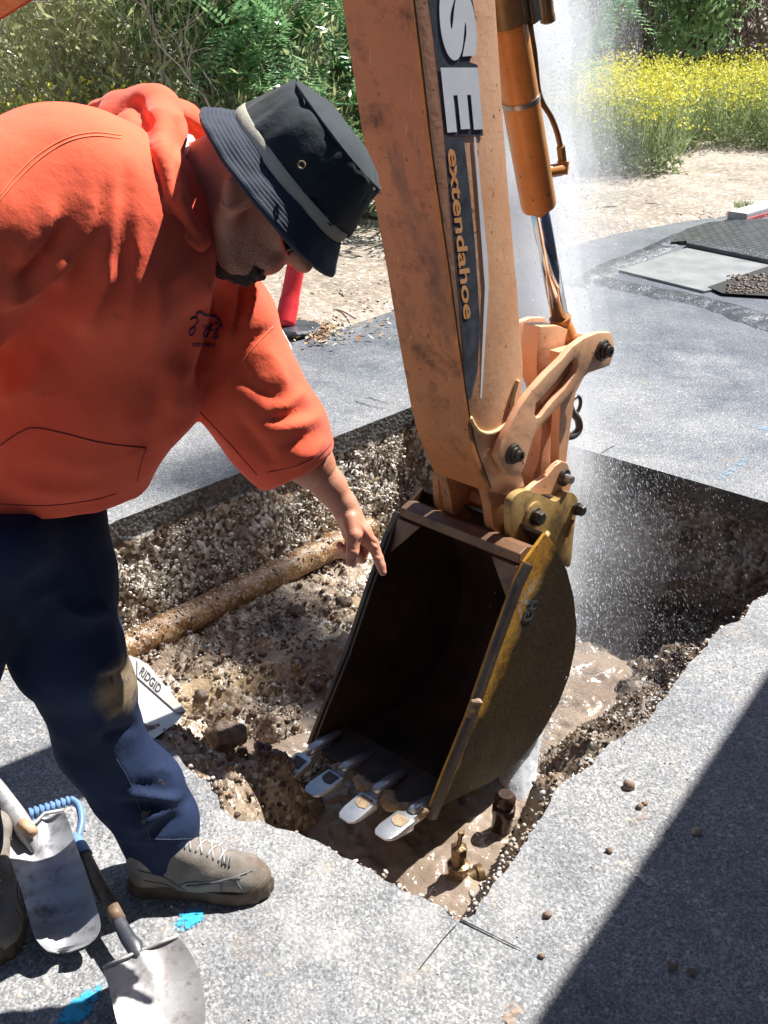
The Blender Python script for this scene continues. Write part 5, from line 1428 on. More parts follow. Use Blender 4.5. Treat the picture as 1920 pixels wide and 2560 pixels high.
def shoe(origin, heading, L, side):
    s = L / 0.31
    hx_ = np.array([cos(heading), sin(heading), 0]); hy = np.array([-sin(heading), cos(heading), 0]); hz = np.array([0, 0, 1.0])
    O = np.array([origin[0], origin[1], 0.0])
    def T(x, y, z): return O + (hx_ * x + hy * y + hz * z) * s
    rt = empty('shoe', T(0.12, 0, 0), None, None); rt.parent = man; rt.location = Vector(T(0.12, 0, 0)) - man.location
    A_ = [hx_, hy, hz]
    f_ = union([rc(T(.045, 0, .055), T(.05, 0, .11), .040 * s, .042 * s), rc(T(.05, 0, .055), T(.13, 0, .055), .040 * s, .038 * s), rc(T(.075, 0, .115), T(.15, 0, .082), .040 * s, .034 * s), rc(T(.15, 0, .075), T(.235, .004, .05), .036 * s, .034 * s),
                ell(T(.235, .004, .038), A_, (.062 * s, .046 * s, .036 * s)), ell(T(.16, 0, .045), A_, (.08 * s, .043 * s, .045 * s))], 0.02)
    g_ = lambda p: np.maximum(f_(p), -(p[:, 2] - 0.022 * s))
    v_, q_ = sdf_mesh(g_, T(.14, 0, .08) - 0.22 * s, T(.14, 0, .08) + 0.22 * s, 0.0035)
    v_ = relax(v_, q_, 2); n_ = normals(v_, q_); v_ = v_ + n_ * vnoise(v_, 35, 3, 0.0018)[:, None]
    up_ = link('upper', np_mesh('upper', v_, q_), MAT['suede'], rt, smooth=True)
    bv = BVHTree.FromPolygons([tuple(a) for a in v_], [tuple(int(k) for k in a) for a in q_])
    def on(x, y, z, inward, lift=0.001):
        """drop a point given in shoe space onto the upper"""
        o_ = T(x, y, z); loc, nor, i, d = bv.ray_cast(Vector(o_), Vector(hx_ * inward[0] + hy * inward[1] + hz * inward[2]).normalized())
        return None if loc is None else np.array(loc) + np.array(nor) * lift
    out = [(-.005, 0), (.0, .026), (.02, .040), (.06, .042), (.11, .036), (.16, .042), (.21, .052), (.255, .050), (.29, .033), (.306, .006), (.302, -.018), (.28, -.038), (.24, -.050), (.19, -.047), (.14, -.038), (.08, -.037), (.03, -.038), (.003, -.024)]
    lp = [np.array(q) for q in out]; lp = spline(lp + lp[:1], 4)[:-1]
    mb = MB(); vv = []
    levels = [(0.0, 0.92), (0.004, 0.96), (0.012, 0.975), (0.020, 0.95), (0.026, 0.955), (0.031, 0.92)]
    for z, sc in levels:
        for i, q in enumerate(lp):
            ext = z + (0.014 * max(0, (q[0] - 0.25) / 0.05) if z > 0.01 else 0) + (0.010 if (z > 0.02 and q[0] < 0.06) else 0)
            rib = 0.0015 * (1 if (i % 4 < 2) else -1) if z in (0.004, 0.012) else 0
            c_ = np.array([0.15, 0]); w = c_ + (q - c_) * (sc + rib * 10)
            vv.append(T(w[0], w[1], ext))
    m = len(lp)
    ff = [(j * m + k, j * m + (k + 1) % m, (j + 1) * m + (k + 1) % m, (j + 1) * m + k) for j in range(len(levels) - 1) for k in range(m)]
    ff += [tuple(range(m))[::-1], tuple((len(levels) - 1) * m + k for k in range(m))]
    mb.add(vv, ff); mb.build('sole', MAT['sole'], rt, auto=0.7)
    mb = MB()
    for k in range(5):
        x = .115 + k * .022
        for sg_ in (1, -1):
            q = [on(x + sg_ * 0.006 * w, w * 0.019, .2, (0, 0, -1), 0.001) for w in np.linspace(-1, 1, 7)]
            q = [z for z in q if z is not None]
            if len(q) > 2: tube(mb, q, 0.0024, 6, flat=0.5)
    for w in ():
        q = [on(.12 + .012 * cos(a), w + .016 * sin(a), .2, (0, 0, -1), 0.005 + 0.004 * sin(a * .5)) for a in np.linspace(0, 2 * pi, 12)]
        q = [z for z in q if z is not None]
        if len(q) > 2: tube(mb, q, 0.0020, 6)
    mb.build('laces', MAT['lace'], rt, smooth=True)
    for sgn_ in (-1, 1):
        mb = MB()
        for ln in ([(.13, .034), (.12, .048), (.15, .062), (.20, .058), (.205, .045), (.205, .034)], [(.04, .085), (.08, .07), (.12, .045)], [(.05, .06), (.08, .05), (.11, .036)], [(.235, .066), (.238, .055), (.245, .045), (.25, .034)]):
            q = [on(x, sgn_ * .12, z, (0, -sgn_, -0.0), 0.0006) for x, z in spline(ln, 5)]
            q = [z for z in q if z is not None]
            if len(q) > 2: tube(mb, q, 0.0017, 6, flat=0.5)
        mb.build('stitched_panel', MAT['greystripe'], rt, smooth=True)
    mb = MB()
    for dx in (0, .009, .018):
        q = [on(.135 + dx + z * .12, -.12, .050 + z * 0.02, (0, 1, 0), 0.001) for z in np.linspace(0, 1, 5)]
        q = [z for z in q if z is not None]
        if len(q) > 2: tube(mb, q, 0.0018, 6)
        q = [on(.205 + dx * .8, w, .2, (0, 0, -1), 0.001) for w in np.linspace(-.022, -.004, 5)]
        q = [z for z in q if z is not None]
        if len(q) > 2: tube(mb, q, 0.0018, 6)
    mb.build('stripe', MAT['greystripe'], rt, smooth=True)
hl = G(278, 1912)
shoe(hl, radians(-3), 0.305, 1)
shoe(G(-4, 1846), radians(-72), 0.315, -1)
# ------------------------------------------------------------------ shovels
def blade_mat():
    t = NT('worn_shovel_steel')
    c = t.mix(t.ramp(t.noise(9, 6, 0.65), [(0.40, 0.0), (0.62, 1.0)]), (0.50, 0.49, 0.49), (0.36, 0.34, 0.33))
    c = t.mix(t.ramp(t.noise(30, 5, 0.7), [(0.55, 0.0), (0.66, 0.7)]), c, (0.22, 0.18, 0.15))
    return t.set(color=c, rough=0.42, metal=0.35, normal=t.bump(t.noise(80, 5, 0.6), 0.3, 0.002))
MAT['blade'] = blade_mat()
MAT['darkblade'] = pm('dark_blue_steel', (0.06, 0.065, 0.08), (0.12, 0.12, 0.13), 12, 0.4, 0.4, 0.4, 90, 0.002)
MAT['bluegrip'] = pm('blue_plastic', (0.13, 0.24, 0.42), (0.17, 0.29, 0.48), 20, 0.4, 0, 0.2, 120, 0.001)
MAT['wood'] = pm('dark_stained_wood', (0.10, 0.06, 0.035), (0.24, 0.15, 0.09), 30, 0.55, 0, 0.5, 90, 0.002)
MAT['woodend'] = pm('pale_wood', (0.45, 0.27, 0.16), (0.55, 0.36, 0.22), 30, 0.6, 0, 0.3, 90, 0.002)
def shovel_blade(name, outline_, zc, dish, mat, parent, thick=0.0022, rim=0.0):
    """outline_ in (u,v) metres, u along the blade from the step (0) to the tip; returns placed by frame fn"""
    pass
def blade(parent, name, px_outline, z_of, mat, cx=None, n=34, dish=0.012):
    """px outline traced where the blade lies; z_of(s,t) gives its height; s 0 at the step, 1 at the tip; t across -1..1"""
    top, bot = px_outline            # lists of left and right edge points from the step to the tip
    Ls = spline(top, 8); Rs = spline(bot, 8)
    Ls = [Ls[int(round(k * (len(Ls) - 1) / (n - 1)))] for k in range(n)]; Rs = [Rs[int(round(k * (len(Rs) - 1) / (n - 1)))] for k in range(n)]
    vv = []; m = 21
    for i in range(n):
        s = i / (n - 1)
        for j in range(m):
            t_ = -1 + 2 * j / (m - 1)
            x, y = Ls[i] + (Rs[i] - Ls[i]) * (t_ + 1) / 2
            vv.append(G(x, y, z_of(s, t_)))
    ff = [(i * m + j, i * m + j + 1, (i + 1) * m + j + 1, (i + 1) * m + j) for i in range(n - 1) for j in range(m - 1)]
    N0 = len(vv)
    vv2 = vv + [q - np.array([0, 0, 0.0024]) for q in vv]
    ff2 = ff + [tuple(k + N0 for k in q[::-1]) for q in ff]
    rim_ = [j for j in range(m)] + [i * m + m - 1 for i in range(1, n)] + [(n - 1) * m + j for j in range(m - 2, -1, -1)] + [i * m for i in range(n - 2, 0, -1)]
    for k in range(len(rim_)):
        a, b = rim_[k], rim_[(k + 1) % len(rim_)]
        ff2.append((a, b, b + N0, a + N0))
    mb = MB(); mb.add(vv2, ff2); return mb.build(name, mat, parent, auto=0.8)

# small digging shovel with the blue D grip
sh = empty('shovel', G(300, 2040), 'short shovel with a blue ribbed D grip and bright blade at the bottom edge', 'shovel', 'shovels lying at the worker\'s feet')
zb = lambda s, t_: 0.045 - 0.034 * s + 0.016 * (t_ * t_) - 0.010 * math.exp(-((t_) / 0.22) ** 2) * max(0, 1 - s * 2.2) * -1
blade(sh, 'blade', ([(222, 2092), (234, 2130), (243, 2168), (254, 2212), (270, 2245), (300, 2275), (330, 2292)], [(385, 2022), (412, 2060), (430, 2100), (441, 2150), (443, 2205), (425, 2250), (345, 2295)]), zb, MAT['blade'])
mb = MB(); tube(mb, [G(248, 1972, .062), G(262, 2000, .058), G(278, 2030, .054), G(290, 2044, .052), G(297, 2060, .048), G(304, 2082, .042)], [0.0125, 0.0135, 0.0145, 0.0165, 0.013, 0.003], 16, flat=0.8)
mb.build('socket', MAT['darkblade'], sh, smooth=True)
mb = MB(); tube(mb, [G(224, 2090, .061), G(262, 2072, .054), G(300, 2055, .052), G(340, 2039, .054), G(384, 2022, .061)], 0.0035, 8); mb.build('step', MAT['blade'], sh, smooth=True)
mb = MB(); tube(mb, spline([G(176, 1838, .075), G(200, 1885, .072), G(225, 1930, .067), G(256, 1988, .061)], 4), [0.0145] * 13, 16); mb.build('shaft', MAT['wood'], sh, smooth=True)
mb = MB(); tube(mb, [G(160, 1808, .078), G(172, 1832, .076), G(182, 1850, .074)], [0.013, 0.0175, 0.0175], 16); mb.build('collar', MAT['bluegrip'], sh, auto=0.6)
mb = MB()
ga, gb = G(64, 1757, .10), G(156, 1728, .10)
tube(mb, [ga + (gb - ga) * k / 40 for k in range(41)], [0.0085 + 0.004 * (1 if (k % 5) < 3 else 0) for k in range(41)], 14, flat=0.8)
mb.build('grip', MAT['bluegrip'], sh, smooth=False)
mb = MB(); tube(mb, spline([G(154, 1728, .10), G(170, 1742, .098), G(176, 1775, .09), G(168, 1812, .078)], 5), [0.0075] * 16, 10, flat=1.4); tube(mb, spline([G(66, 1758, .10), G(82, 1790, .07), G(120, 1812, .05), (G(162, 1817, .070))], 5), [0.0075] * 16, 10)
mb.build('yoke', MAT['bluegrip'], sh, smooth=True)

# broad shovel whose blade lies half in the leg's shadow
s2 = empty('shovel', G(100, 1850), 'broad square bladed shovel lying left of the shoe, partly in shadow', 'shovel', 'shovels lying at the worker\'s feet')
z2 = lambda s, t_: 0.100 - 0.080 * s + 0.018 * t_ * t_ + (0.014 * math.exp(-(t_ / 0.25) ** 2) * max(0, 1 - 3 * s))
def blade2_mat():
    t = NT('half_worn_blade')
    c = t.mix(t.ramp(t.noise(9, 6, 0.65), [(0.40, 0.0), (0.62, 1.0)]), (0.46, 0.46, 0.47), (0.34, 0.34, 0.35))
    c = t.mix(t.ramp(t.noise(18, 6, 0.7), [(0.56, 0.0), (0.70, 0.8)]), c, (0.10, 0.09, 0.09))
    return t.set(color=c, rough=0.4, metal=0.4, normal=t.bump(t.noise(70, 5, 0.6), 0.3, 0.002))
MAT['blade2'] = blade2_mat()
blade(s2, 'blade', ([(8, 1788), (14, 1830), (30, 1880), (48, 1930), (62, 1980), (76, 2025), (100, 2052), (122, 2058)], [(140, 1754), (152, 1785), (170, 1840), (188, 1890), (206, 1950), (217, 2000), (196, 2036), (150, 2056)]), z2, MAT['blade2'])
mb = MB(); tube(mb, [G(10, 1790, .116), G(35, 1784, .116), G(58, 1790, .118), G(78, 1776, .118), G(96, 1757, .118), G(138, 1750, .118)], 0.004, 10); mb.build('step', MAT['blade2'], s2, smooth=True)
mb = MB(); tube(mb, [G(-60, 1640, .17), G(0, 1712, .135), G(35, 1760, .12), (G(60, 1800, .11)), G(72, 1840, .09)], [0.018, 0.018, 0.019, 0.02, 0.004], 18); mb.build('socket', MAT['blade'], s2, smooth=True)
mb = MB(); tube(mb, [G(46, 1778, .133), G(72, 1800, .128)], [0.0125, 0.0115], 12); mb.build('handle_end', MAT['woodend'], s2, smooth=True)
mb = MB(); tube(mb, [G(-330, 1330, .33), G(-60, 1640, .18)], 0.0165, 14); mb.build('handle', MAT['woodend'], s2, smooth=True)

# grey plate-like blade with raised letters, on the dirt behind the leg
s3 = empty('spade', G(350, 1520), 'pale grey tapered blade with raised lettering lying behind the knee', 'tool')
zz3 = -0.05
MAT['pale'] = pm('pale_scuffed_metal', (0.62, 0.63, 0.58), (0.74, 0.74, 0.69), 20, 0.35, 0.1, 0.4, 60, 0.002)
MAT['palerim'] = pm('grey_rim_metal', (0.40, 0.36, 0.31), (0.55, 0.51, 0.46), 30, 0.5, 0.1, 0.4, 90, 0.001)
mb = MB(); w3 = lambda u, v_, o_: G(u, v_, zz3 + o_)
plate(mb, [[(236, 1400), (300, 1424), (320, 1436), (402, 1536), (382, 1560), (332, 1596), (310, 1620), (240, 1560)]], -0.003, 0.0, w3); mb.build('blade', MAT['pale'], s3)
mb = MB(); plate(mb, [[(296, 1424), (318, 1434), (402, 1536), (384, 1540), (296, 1462)]], 0.0, 0.006, w3); mb.build('raised_rim', MAT['palerim'], s3, bevel=0.0015)
def flat_text(name, body, p0, p1, hv_, mat, parent, z, bold=0.0):
    cu = bpy.data.curves.new(name, 'FONT'); cu.body = body; cu.size = 1; cu.offset = bold; cu.extrude = 0.5
    tmp = bpy.data.objects.new('tmp', cu); COL.objects.link(tmp); bpy.context.view_layer.update()
    me = bpy.data.meshes.new_from_object(tmp.evaluated_get(bpy.context.evaluated_depsgraph_get())); bpy.data.objects.remove(tmp)
    co = np.array([q.co[:] for q in me.vertices]); lo, hi = co.min(0), co.max(0)
    a, b = G(*p0, z), G(*p1, z); h = G(p0[0] + hv_[0], p0[1] + hv_[1], z) - a
    for q in me.vertices:
        u = (q.co.x - lo[0]) / (hi[0] - lo[0]); w = (q.co.y - lo[1]) / (hi[1] - lo[1])
        q.co = a + (b - a) * u + h * w + np.array([0, 0, 0.0015 * (1 if q.co.z > 0 else 0)])
    return link(name, me, mat, parent)
flat_text('raised_lettering', 'RIDGID', (300, 1456), (342, 1500), (9, -16), MAT['darkblade'], s3, zz3 + 0.0062, 0.02)

# ------------------------------------------------------------------ delineator post on its rubber base
MAT['red'] = pm('red_orange_plastic', (0.72, 0.022, 0.03), (0.80, 0.035, 0.04), 10, 0.45, 0, 0.2, 60, 0.002)
MAT['rubber'] = pm('black_rubber', (0.03, 0.035, 0.045), (0.07, 0.075, 0.085), 12, 0.35, 0, 0.5, 60, 0.003)
pc = G(646, 722)
ps = empty('delineator_post', pc, 'red plastic delineator post on a black rubber base behind the worker', 'traffic post')
bc = G(636, 700, .0)
mb = MB(); tube(mb, spline([G(615, 706, .03), P(627, 640, 5.72), P(646, 540, 5.7), P(664, 440, 5.68), P(672, 400, 5.67)], 6), [0.055] * 6 + [0.050] * 19, 20, flat=0.75); mb.build('post', MAT['red'], ps, smooth=True)
mb = MB(); lathe(mb, G(644, 716, .0), (0, 0, 1), [(0.135, 0.0), (0.138, 0.02), (0.12, 0.032), (0.06, 0.04)], 8); mb.build('rubber_base', MAT['rubber'], ps, bevel=0.006)
# fallen leaves and twigs about it
MAT['leaf_litter'] = gravel_mat('leaf_litter', [(0.16, 0.08, 0.04), (0.32, 0.18, 0.09), (0.5, 0.36, 0.2), (0.68, 0.6, 0.45)], (0.6, 0.9), 20)
V = []; Fq = []
for k in range(1500):
    if k < 450: c = G(RNG.normal(690, 26), RNG.normal(712, 14), 0.01)
    elif k < 1000: c = G(RNG.uniform(560, 880), RNG.uniform(470, 735), 0.02)
    else: c = G(RNG.uniform(1250, 1659), RNG.uniform(385, 470), 0.03)
    a = RNG.random() * 6.28; L = RNG.uniform(0.006, 0.022); w = L * RNG.uniform(0.25, 0.6)
    d = np.array([cos(a), sin(a), RNG.normal() * 0.3]); e = np.array([-sin(a), cos(a), RNG.normal() * 0.3]); b = len(V)
    c[2] = 0.012 + 0.02 * RNG.random()
    V += [c - d * L, c + e * w, c + d * L, c - e * w]; Fq.append([b, b + 1, b + 2, b + 3])
tag(link('leaf_litter', np_mesh('leaf_litter', np.array(V), np.array(Fq)), MAT['leaf_litter']), 'dry brown leaf litter on the dirt beside the road', kind='stuff')
MAT['twig'] = pm('dry_twig', (0.16, 0.12, 0.09), (0.36, 0.30, 0.24), 30, 0.8, 0, 0.4, 80, 0.002)
for (a, b, lab) in [((706, 668), (768, 688), 'long thin twig on the dirt right of the red post'), ((668, 636), (684, 644), 'short twig on the dirt beside the top of the red post'), ((735, 628), (742, 640), 'tiny upright twig on the dirt between post and digging arm'), ((1300, 448), (1350, 452), 'pale stick lying on the dry dirt at the right'), ((1385, 440), (1450, 450), 'brown stick on the dry dirt near the far kerb')]:
    p_, q_ = G(*a, .02), G(*b, .02); mb = MB(); tube(mb, spline([p_, (p_ + q_) / 2 + np.array([0, 0.02, .012]), q_], 5), 0.006 if a[1] < 500 else 0.005, 6)
    tag(mb.build('twig', MAT['twig'], smooth=True), lab, 'twig', 'twigs on the dirt verge')
mb = MB(); tube(mb, [G(389, 925, .006), G(428, 903, .006)], 0.0045, 8)
MAT['whitepaint'] = pm('white_stick', (0.7, 0.68, 0.62), None, rough=0.6, bump=0)
tag(mb.build('stick', MAT['whitepaint'], smooth=True), 'thin white stick lying on the asphalt between torso and sleeve', 'stick')

# ------------------------------------------------------------------ saw cuts, cracks, sprayed marks
MAT['cut'] = pm('dark_cut', (0.02, 0.02, 0.02), (0.05, 0.045, 0.04), 60, 0.95, 0, 0, 1)
def strip_px(name, pts, w, mat, z=0.004, jit=0.0, step=5):
    q = [G(*p_, z) for p_ in spline(pts, step)]
    L = []; R = []
    for i, p_ in enumerate(q):
        d = q[min(i + 1, len(q) - 1)] - q[max(i - 1, 0)]; d /= np.linalg.norm(d) + 1e-9; nn_ = np.array([-d[1], d[0], 0])
        ww = (w[0] + (w[1] - w[0]) * i / (len(q) - 1)) * (1 + jit * mnoise.noise(Vector(p_ * 60)))
        L.append(p_ + nn_ * ww / 2); R.append(p_ - nn_ * ww / 2)
    mb = MB(); m = len(q); mb.add(L + R, [(i, i + 1, m + i + 1, m + i) for i in range(m - 1)]); return tag(mb.build(name, mat), kind='structure')
strip_px('saw_cut', [(995, 1986), (1060, 2018), (1100, 2038), (1126, 2050)], (0.0042, 0.0022), MAT['cut'], .0035, 0.6, 12)
strip_px('saw_cut', [(985, 1998), (960, 2025), (930, 2062), (903, 2096)], (0.0026, 0.0012), MAT['cut'], .0035, 0.6, 12)
strip_px('saw_cut', [(1300, 978), (1312, 970), (1328, 962)], (0.010, 0.003), MAT['cut'], .0035, 0.6, 8)
strip_px('saw_cut', [(795, 857), (820, 866), (845, 873)], (0.006, 0.002), MAT['cut'], .0035, 0.6, 8)
strip_px('saw_cut', [(768, 866), (800, 876), (830, 884)], (0.006, 0.002), MAT['cut'], .0035, 0.6, 8)
def spray_mat(name, col, sc=70, lo=0.42, hi=0.55):
    t = NT(name)
    at_ = t.n('Attribute'); at_.attribute_name = 'cover'
    e = t.math('MULTIPLY_ADD', at_.outputs['Fac'], 0.75, -0.02)
    a = t.math('ADD', t.math('ADD', t.math('MULTIPLY_ADD', t.noise(sc, 4, 0.7), 1.1, -0.55), t.math('MULTIPLY_ADD', t.noise(11, 3, 0.6), 0.9, -0.45)), e)
    al = t.ramp(a, [(lo, 0.0), (hi, 1.0)])
    return t.set(color=col, rough=0.8, alpha=al, normal=t.bump(t.vor(95), 0.4, 0.003))
MAT['cyan'] = spray_mat('cyan_marking_paint', (0.03, 0.40, 0.66), 120, 0.54, 0.74); MAT['faintcyan'] = spray_mat('faded_cyan_paint', (0.20, 0.36, 0.50), 60, 0.62, 1.0)
MAT['white_mark'] = spray_mat('white_marking_paint', (0.60, 0.60, 0.58), 90, 0.72, 1.0); MAT['rust'] = spray_mat('rust_stain', (0.36, 0.25, 0.18), 60, 0.75, 1.2)
def mark(name, px, mat, z, label, cat, group='spray paint marks on the asphalt'):
    q = [G(*p_, z) for p_ in px]
    cc = sum(q) / len(q); q = spline(q + q[:1], 4)[:-1]; m = len(q)
    vv = [cc + (p_ - cc) * 1.35 for p_ in q] + [cc + (p_ - cc) * 0.45 for p_ in q] + [cc]
    mb = MB(); mb.add(vv, [(i, (i + 1) % m, m + (i + 1) % m, m + i) for i in range(m)] + [(m + i, m + (i + 1) % m, 2 * m) for i in range(m)])
    o_ = mb.build(name, mat); a_ = o_.data.attributes.new('cover', 'FLOAT', 'POINT')
    a_.data.foreach_set('value', [0.0] * m + [1.0] * (m + 1))
    return tag(o_, label, cat, group)
mark('paint_mark', [(352, 2010), (395, 1962), (452, 1950), (450, 1985), (415, 2010), (380, 2030)], MAT['cyan'], .004, 'bright cyan spray mark just below the worker\'s forward shoe', 'paint mark')
mark('paint_mark', [(95, 2212), (130, 2170), (180, 2130), (235, 2095), (240, 2120), (225, 2165), (190, 2212), (150, 2235)], MAT['cyan'], .004, 'largest cyan spray mark, at the bottom left beside the shovel blade', 'paint mark')
mark('paint_mark', [(1535, 1035), (1590, 990), (1640, 968), (1650, 985), (1600, 1010), (1550, 1048)], MAT['faintcyan'], .004, 'faded cyan line on the wet road beyond the hole', 'paint mark')
mark('paint_mark', [(1595, 918), (1659, 915), (1700, 925), (1700, 945), (1640, 935)], MAT['faintcyan'], .004, 'faint cyan mark at the right edge of the wet road', 'paint mark')
mark('paint_mark', [(560, 1835), (590, 1822), (600, 1832), (575, 1850)], MAT['faintcyan'], .004, 'small pale cyan fleck between the shoe and the hole', 'paint mark')
mark('paint_mark', [(1330, 1870), (1360, 1858), (1400, 1880), (1450, 1925), (1490, 1940), (1475, 1955), (1420, 1935), (1370, 1900)], MAT['white_mark'], .004, 'white streak crossing the edge of the big shadow', 'paint mark')
mark('paint_mark', [(1500, 1715), (1520, 1708), (1560, 1730), (1550, 1745), (1515, 1732)], MAT['white_mark'], .004, 'short white smudge inside the upper part of the big shadow', 'paint mark')
mark('rust_stain', [(1330, 1760), (1370, 1710), (1430, 1700), (1440, 1760), (1400, 1800), (1350, 1810)], MAT['rust'], .0042, 'rusty brown soil stain with crumbs on the asphalt right of the hole', 'stain', None)
mark('rust_stain', [(1070, 2200), (1085, 2150), (1130, 2150), (1145, 2212), (1100, 2240)], MAT['rust'], .0042, 'pinkish stain at the bottom edge beside the big shadow', 'stain', None)

# ------------------------------------------------------------------ second cut, plate and slabs at the far right
MAT['slab'] = pm('wet_patch_concrete', (0.22, 0.23, 0.225), (0.32, 0.32, 0.31), 6, 0.35, 0, 0.5, 40, 0.004)
MAT['wetblack'] = pm('wet_black_asphalt', (0.045, 0.048, 0.055), (0.10, 0.105, 0.115), 8, 0.22, 0, 0.9, 70, 0.008)
def ground_plate(name, px, z0, z1, mat, bevel=0.004, kind='structure'):
    q = [G(*p_, 0)[:2] for p_ in px]; mb = MB(); plate(mb, [[tuple(p_) for p_ in q]], z0, z1, lambda u, v_, o_: np.array([u, v_, o_]))
    o_ = mb.build(name, mat, bevel=bevel); 
    if kind: tag(o_, kind=kind)
    return o_
# ridge of crumbled wet asphalt round the second cut
def ridge(name, pts, w, h, mat, seed):
    q = [G(*p_, 0) for p_ in spline(pts, 14)]; vv = []; m = 13
    for i, p_ in enumerate(q):
        d = q[min(i + 1, len(q) - 1)] - q[max(i - 1, 0)]; d /= np.linalg.norm(d) + 1e-9; nn_ = np.array([-d[1], d[0], 0])
        for j in range(m):
            t_ = -1 + 2 * j / (m - 1); e = w * (1 + 0.25 * mnoise.noise(Vector((i * 0.15, seed, 0))))
            pp_ = p_ + nn_ * t_ * e
            vv.append(pp_ + np.array([0, 0, -0.004 + h * (1 - t_ * t_) * (1 + 0.6 * mnoise.noise(Vector(pp_ * 12))) + 0.4 * h * (1 - abs(t_)) * mnoise.noise(Vector(pp_ * 40))]))
    mb = MB(); mb.add(vv, [(i * m + j, i * m + j + 1, (i + 1) * m + j + 1, (i + 1) * m + j) for i in range(len(q) - 1) for j in range(m - 1)]); return tag(mb.build(name, mat, smooth=True), kind='structure')
ridge('asphalt_berm', [(1240, 618), (1290, 595), (1330, 572), (1390, 550), (1440, 528), (1485, 508), (1560, 500), (1640, 498)], 0.10, 0.025, MAT['wetblack'], 1)
ridge('asphalt_berm', [(1290, 606), (1350, 618), (1430, 635), (1510, 650), (1580, 670), (1659, 700), (1720, 720)], 0.13, 0.022, MAT['wetblack'], 5)
ground_plate('concrete_slab', [(1336, 588), (1482, 540), (1659, 574), (1722, 592), (1520, 634)], -0.01, 0.016, MAT['slab'])
ground_plate('slab_edge', [(1480, 538), (1484, 531), (1662, 562), (1760, 582), (1722, 594), (1659, 575.5)], 0.0, 0.045, MAT['wetblack'])
ground_plate('second_trench', [(1528, 626), (1608, 598), (1662, 580), (1760, 592), (1760, 660), (1659, 646), (1560, 640)], 0.016, 0.019, MAT['cut'])
tr_pts = []
for _ in range(260):
    c = G(RNG.uniform(1570, 1680), RNG.uniform(600, 642)); tr_pts.append((c[0], c[1], .02, 0.005 + 0.014 * RNG.random() ** 2))
scatter('trench_rubble', tr_pts, MAT['dark_rock'], 'dark broken rubble in the second cut at the right edge')
def brick_mat():
    t = NT('wet_tread_plate')
    m = t.mapping(t.pos(), (1, 1, 1), (0, 0, radians(-38)))
    b = t.n('TexBrick'); t.L(m, b.inputs['Vector']); b.inputs['Scale'].default_value = 5.5
    b.inputs['Mortar Size'].default_value = 0.03
    for k_, c_ in (('Color1', (0.06, 0.062, 0.066)), ('Color2', (0.10, 0.10, 0.105)), ('Mortar', (0.02, 0.02, 0.02))): b.inputs[k_].default_value = (*c_, 1)
    return t.set(color=b.outputs['Color'], rough=0.28, normal=t.bump(b.outputs['Fac'], 0.8, -0.01, t.bump(t.noise(50, 4), 0.6, 0.006)))
ground_plate('wet_paving', [(1448, 531), (1480, 503), (1530, 488), (1600, 482), (1760, 478), (1900, 560), (1760, 580), (1662, 560), (1484, 529)], -0.01, 0.030, brick_mat())
MAT['kerb'] = pm('kerb_concrete', (0.40, 0.39, 0.37), (0.52, 0.51, 0.49), 8, 0.7, 0, 0.4, 60, 0.003)
MAT['redkerb'] = pm('red_kerb_paint', (0.50, 0.07, 0.09), (0.6, 0.16, 0.16), 12, 0.6, 0, 0.4, 60, 0.003)
a, b = G(1590, 478), G(1830, 408)
def kerb(name, pa_, pb_, w, h, mat, label):
    d = (pb_ - pa_); L = np.linalg.norm(d); d /= L; nn_ = np.array([-d[1], d[0], 0])
    mb = MB(); box(mb, (pa_ + pb_) / 2 + np.array([0, 0, h / 2 - 0.02]), (d, nn_, np.array([0, 0, 1])), (L / 2, w / 2, h / 2 + 0.02)); return mb
mb = kerb('kerb', a, b, .16, .07, None, ''); o = mb.build('kerb', MAT['kerb'], bevel=0.012); tag(o, kind='structure')
mb = MB(); d = (b - a); d /= np.linalg.norm(d); nn_ = np.array([-d[1], d[0], 0]); 
mb = kerb('kerb', a - nn_ * 0.085, b - nn_ * 0.085, .008, .03, None, ''); tag(mb.build('red_kerb_face', MAT['redkerb']), kind='structure')
a, b = G(700, 462), G(835, 497)
mb = kerb('kerb', a, b, .14, .10, None, ''); tag(mb.build('kerb', MAT['wetblack'], bevel=0.01), kind='structure')

# ------------------------------------------------------------------ truck added outside the view to cast the shadow on the road
tk = empty('shadow_truck', (3.6, 3.0, 0), 'dark blue box truck added out of view at the right to cast the big shadow', 'truck')
MAT['truck'] = pm('shadow_truck_blue', (0.03, 0.045, 0.09), (0.04, 0.055, 0.10), 3, 0.4, 0, 0.1, 30, 0.002)
s1, s2_ = G(1140, 2212)[:2], G(1659, 1440)[:2]
td = (s2_ - s1) / np.linalg.norm(s2_ - s1); tn = np.array([td[1], -td[0]])
if tn[0] < 0: tn = -tn
TH_ = 2.6
sh_ = np.array([sun_dir[0], sun_dir[1]]) / sun_dir[2] * TH_
base = s1 + sh_
Z3 = np.array([0, 0, 1.0]); td3 = np.array([*td, 0]); tn3 = np.array([*tn, 0])
def tbox(name, s0, s1_, w0, w1, z0, z1, mat, bevel=0.02):
    c = np.array([*(base + td * (s0 + s1_) / 2 + tn * (w0 + w1) / 2), (z0 + z1) / 2]); mb = MB(); box(mb, c, (td3, tn3, Z3), ((s1_ - s0) / 2, (w1 - w0) / 2, (z1 - z0) / 2)); return mb.build(name, mat, tk, bevel=bevel)
tbox('shadow_truck_box', -5.5, 2.6, 0, 2.3, 0.62, TH_, MAT['truck'])
tbox('chassis', -5.3, 4.6, 0.5, 1.8, 0.42, 0.60, MAT['edge'])
tbox('shadow_truck_cab', 2.75, 4.7, 0.1, 2.2, 0.45, 1.95, MAT['truck'], 0.15)
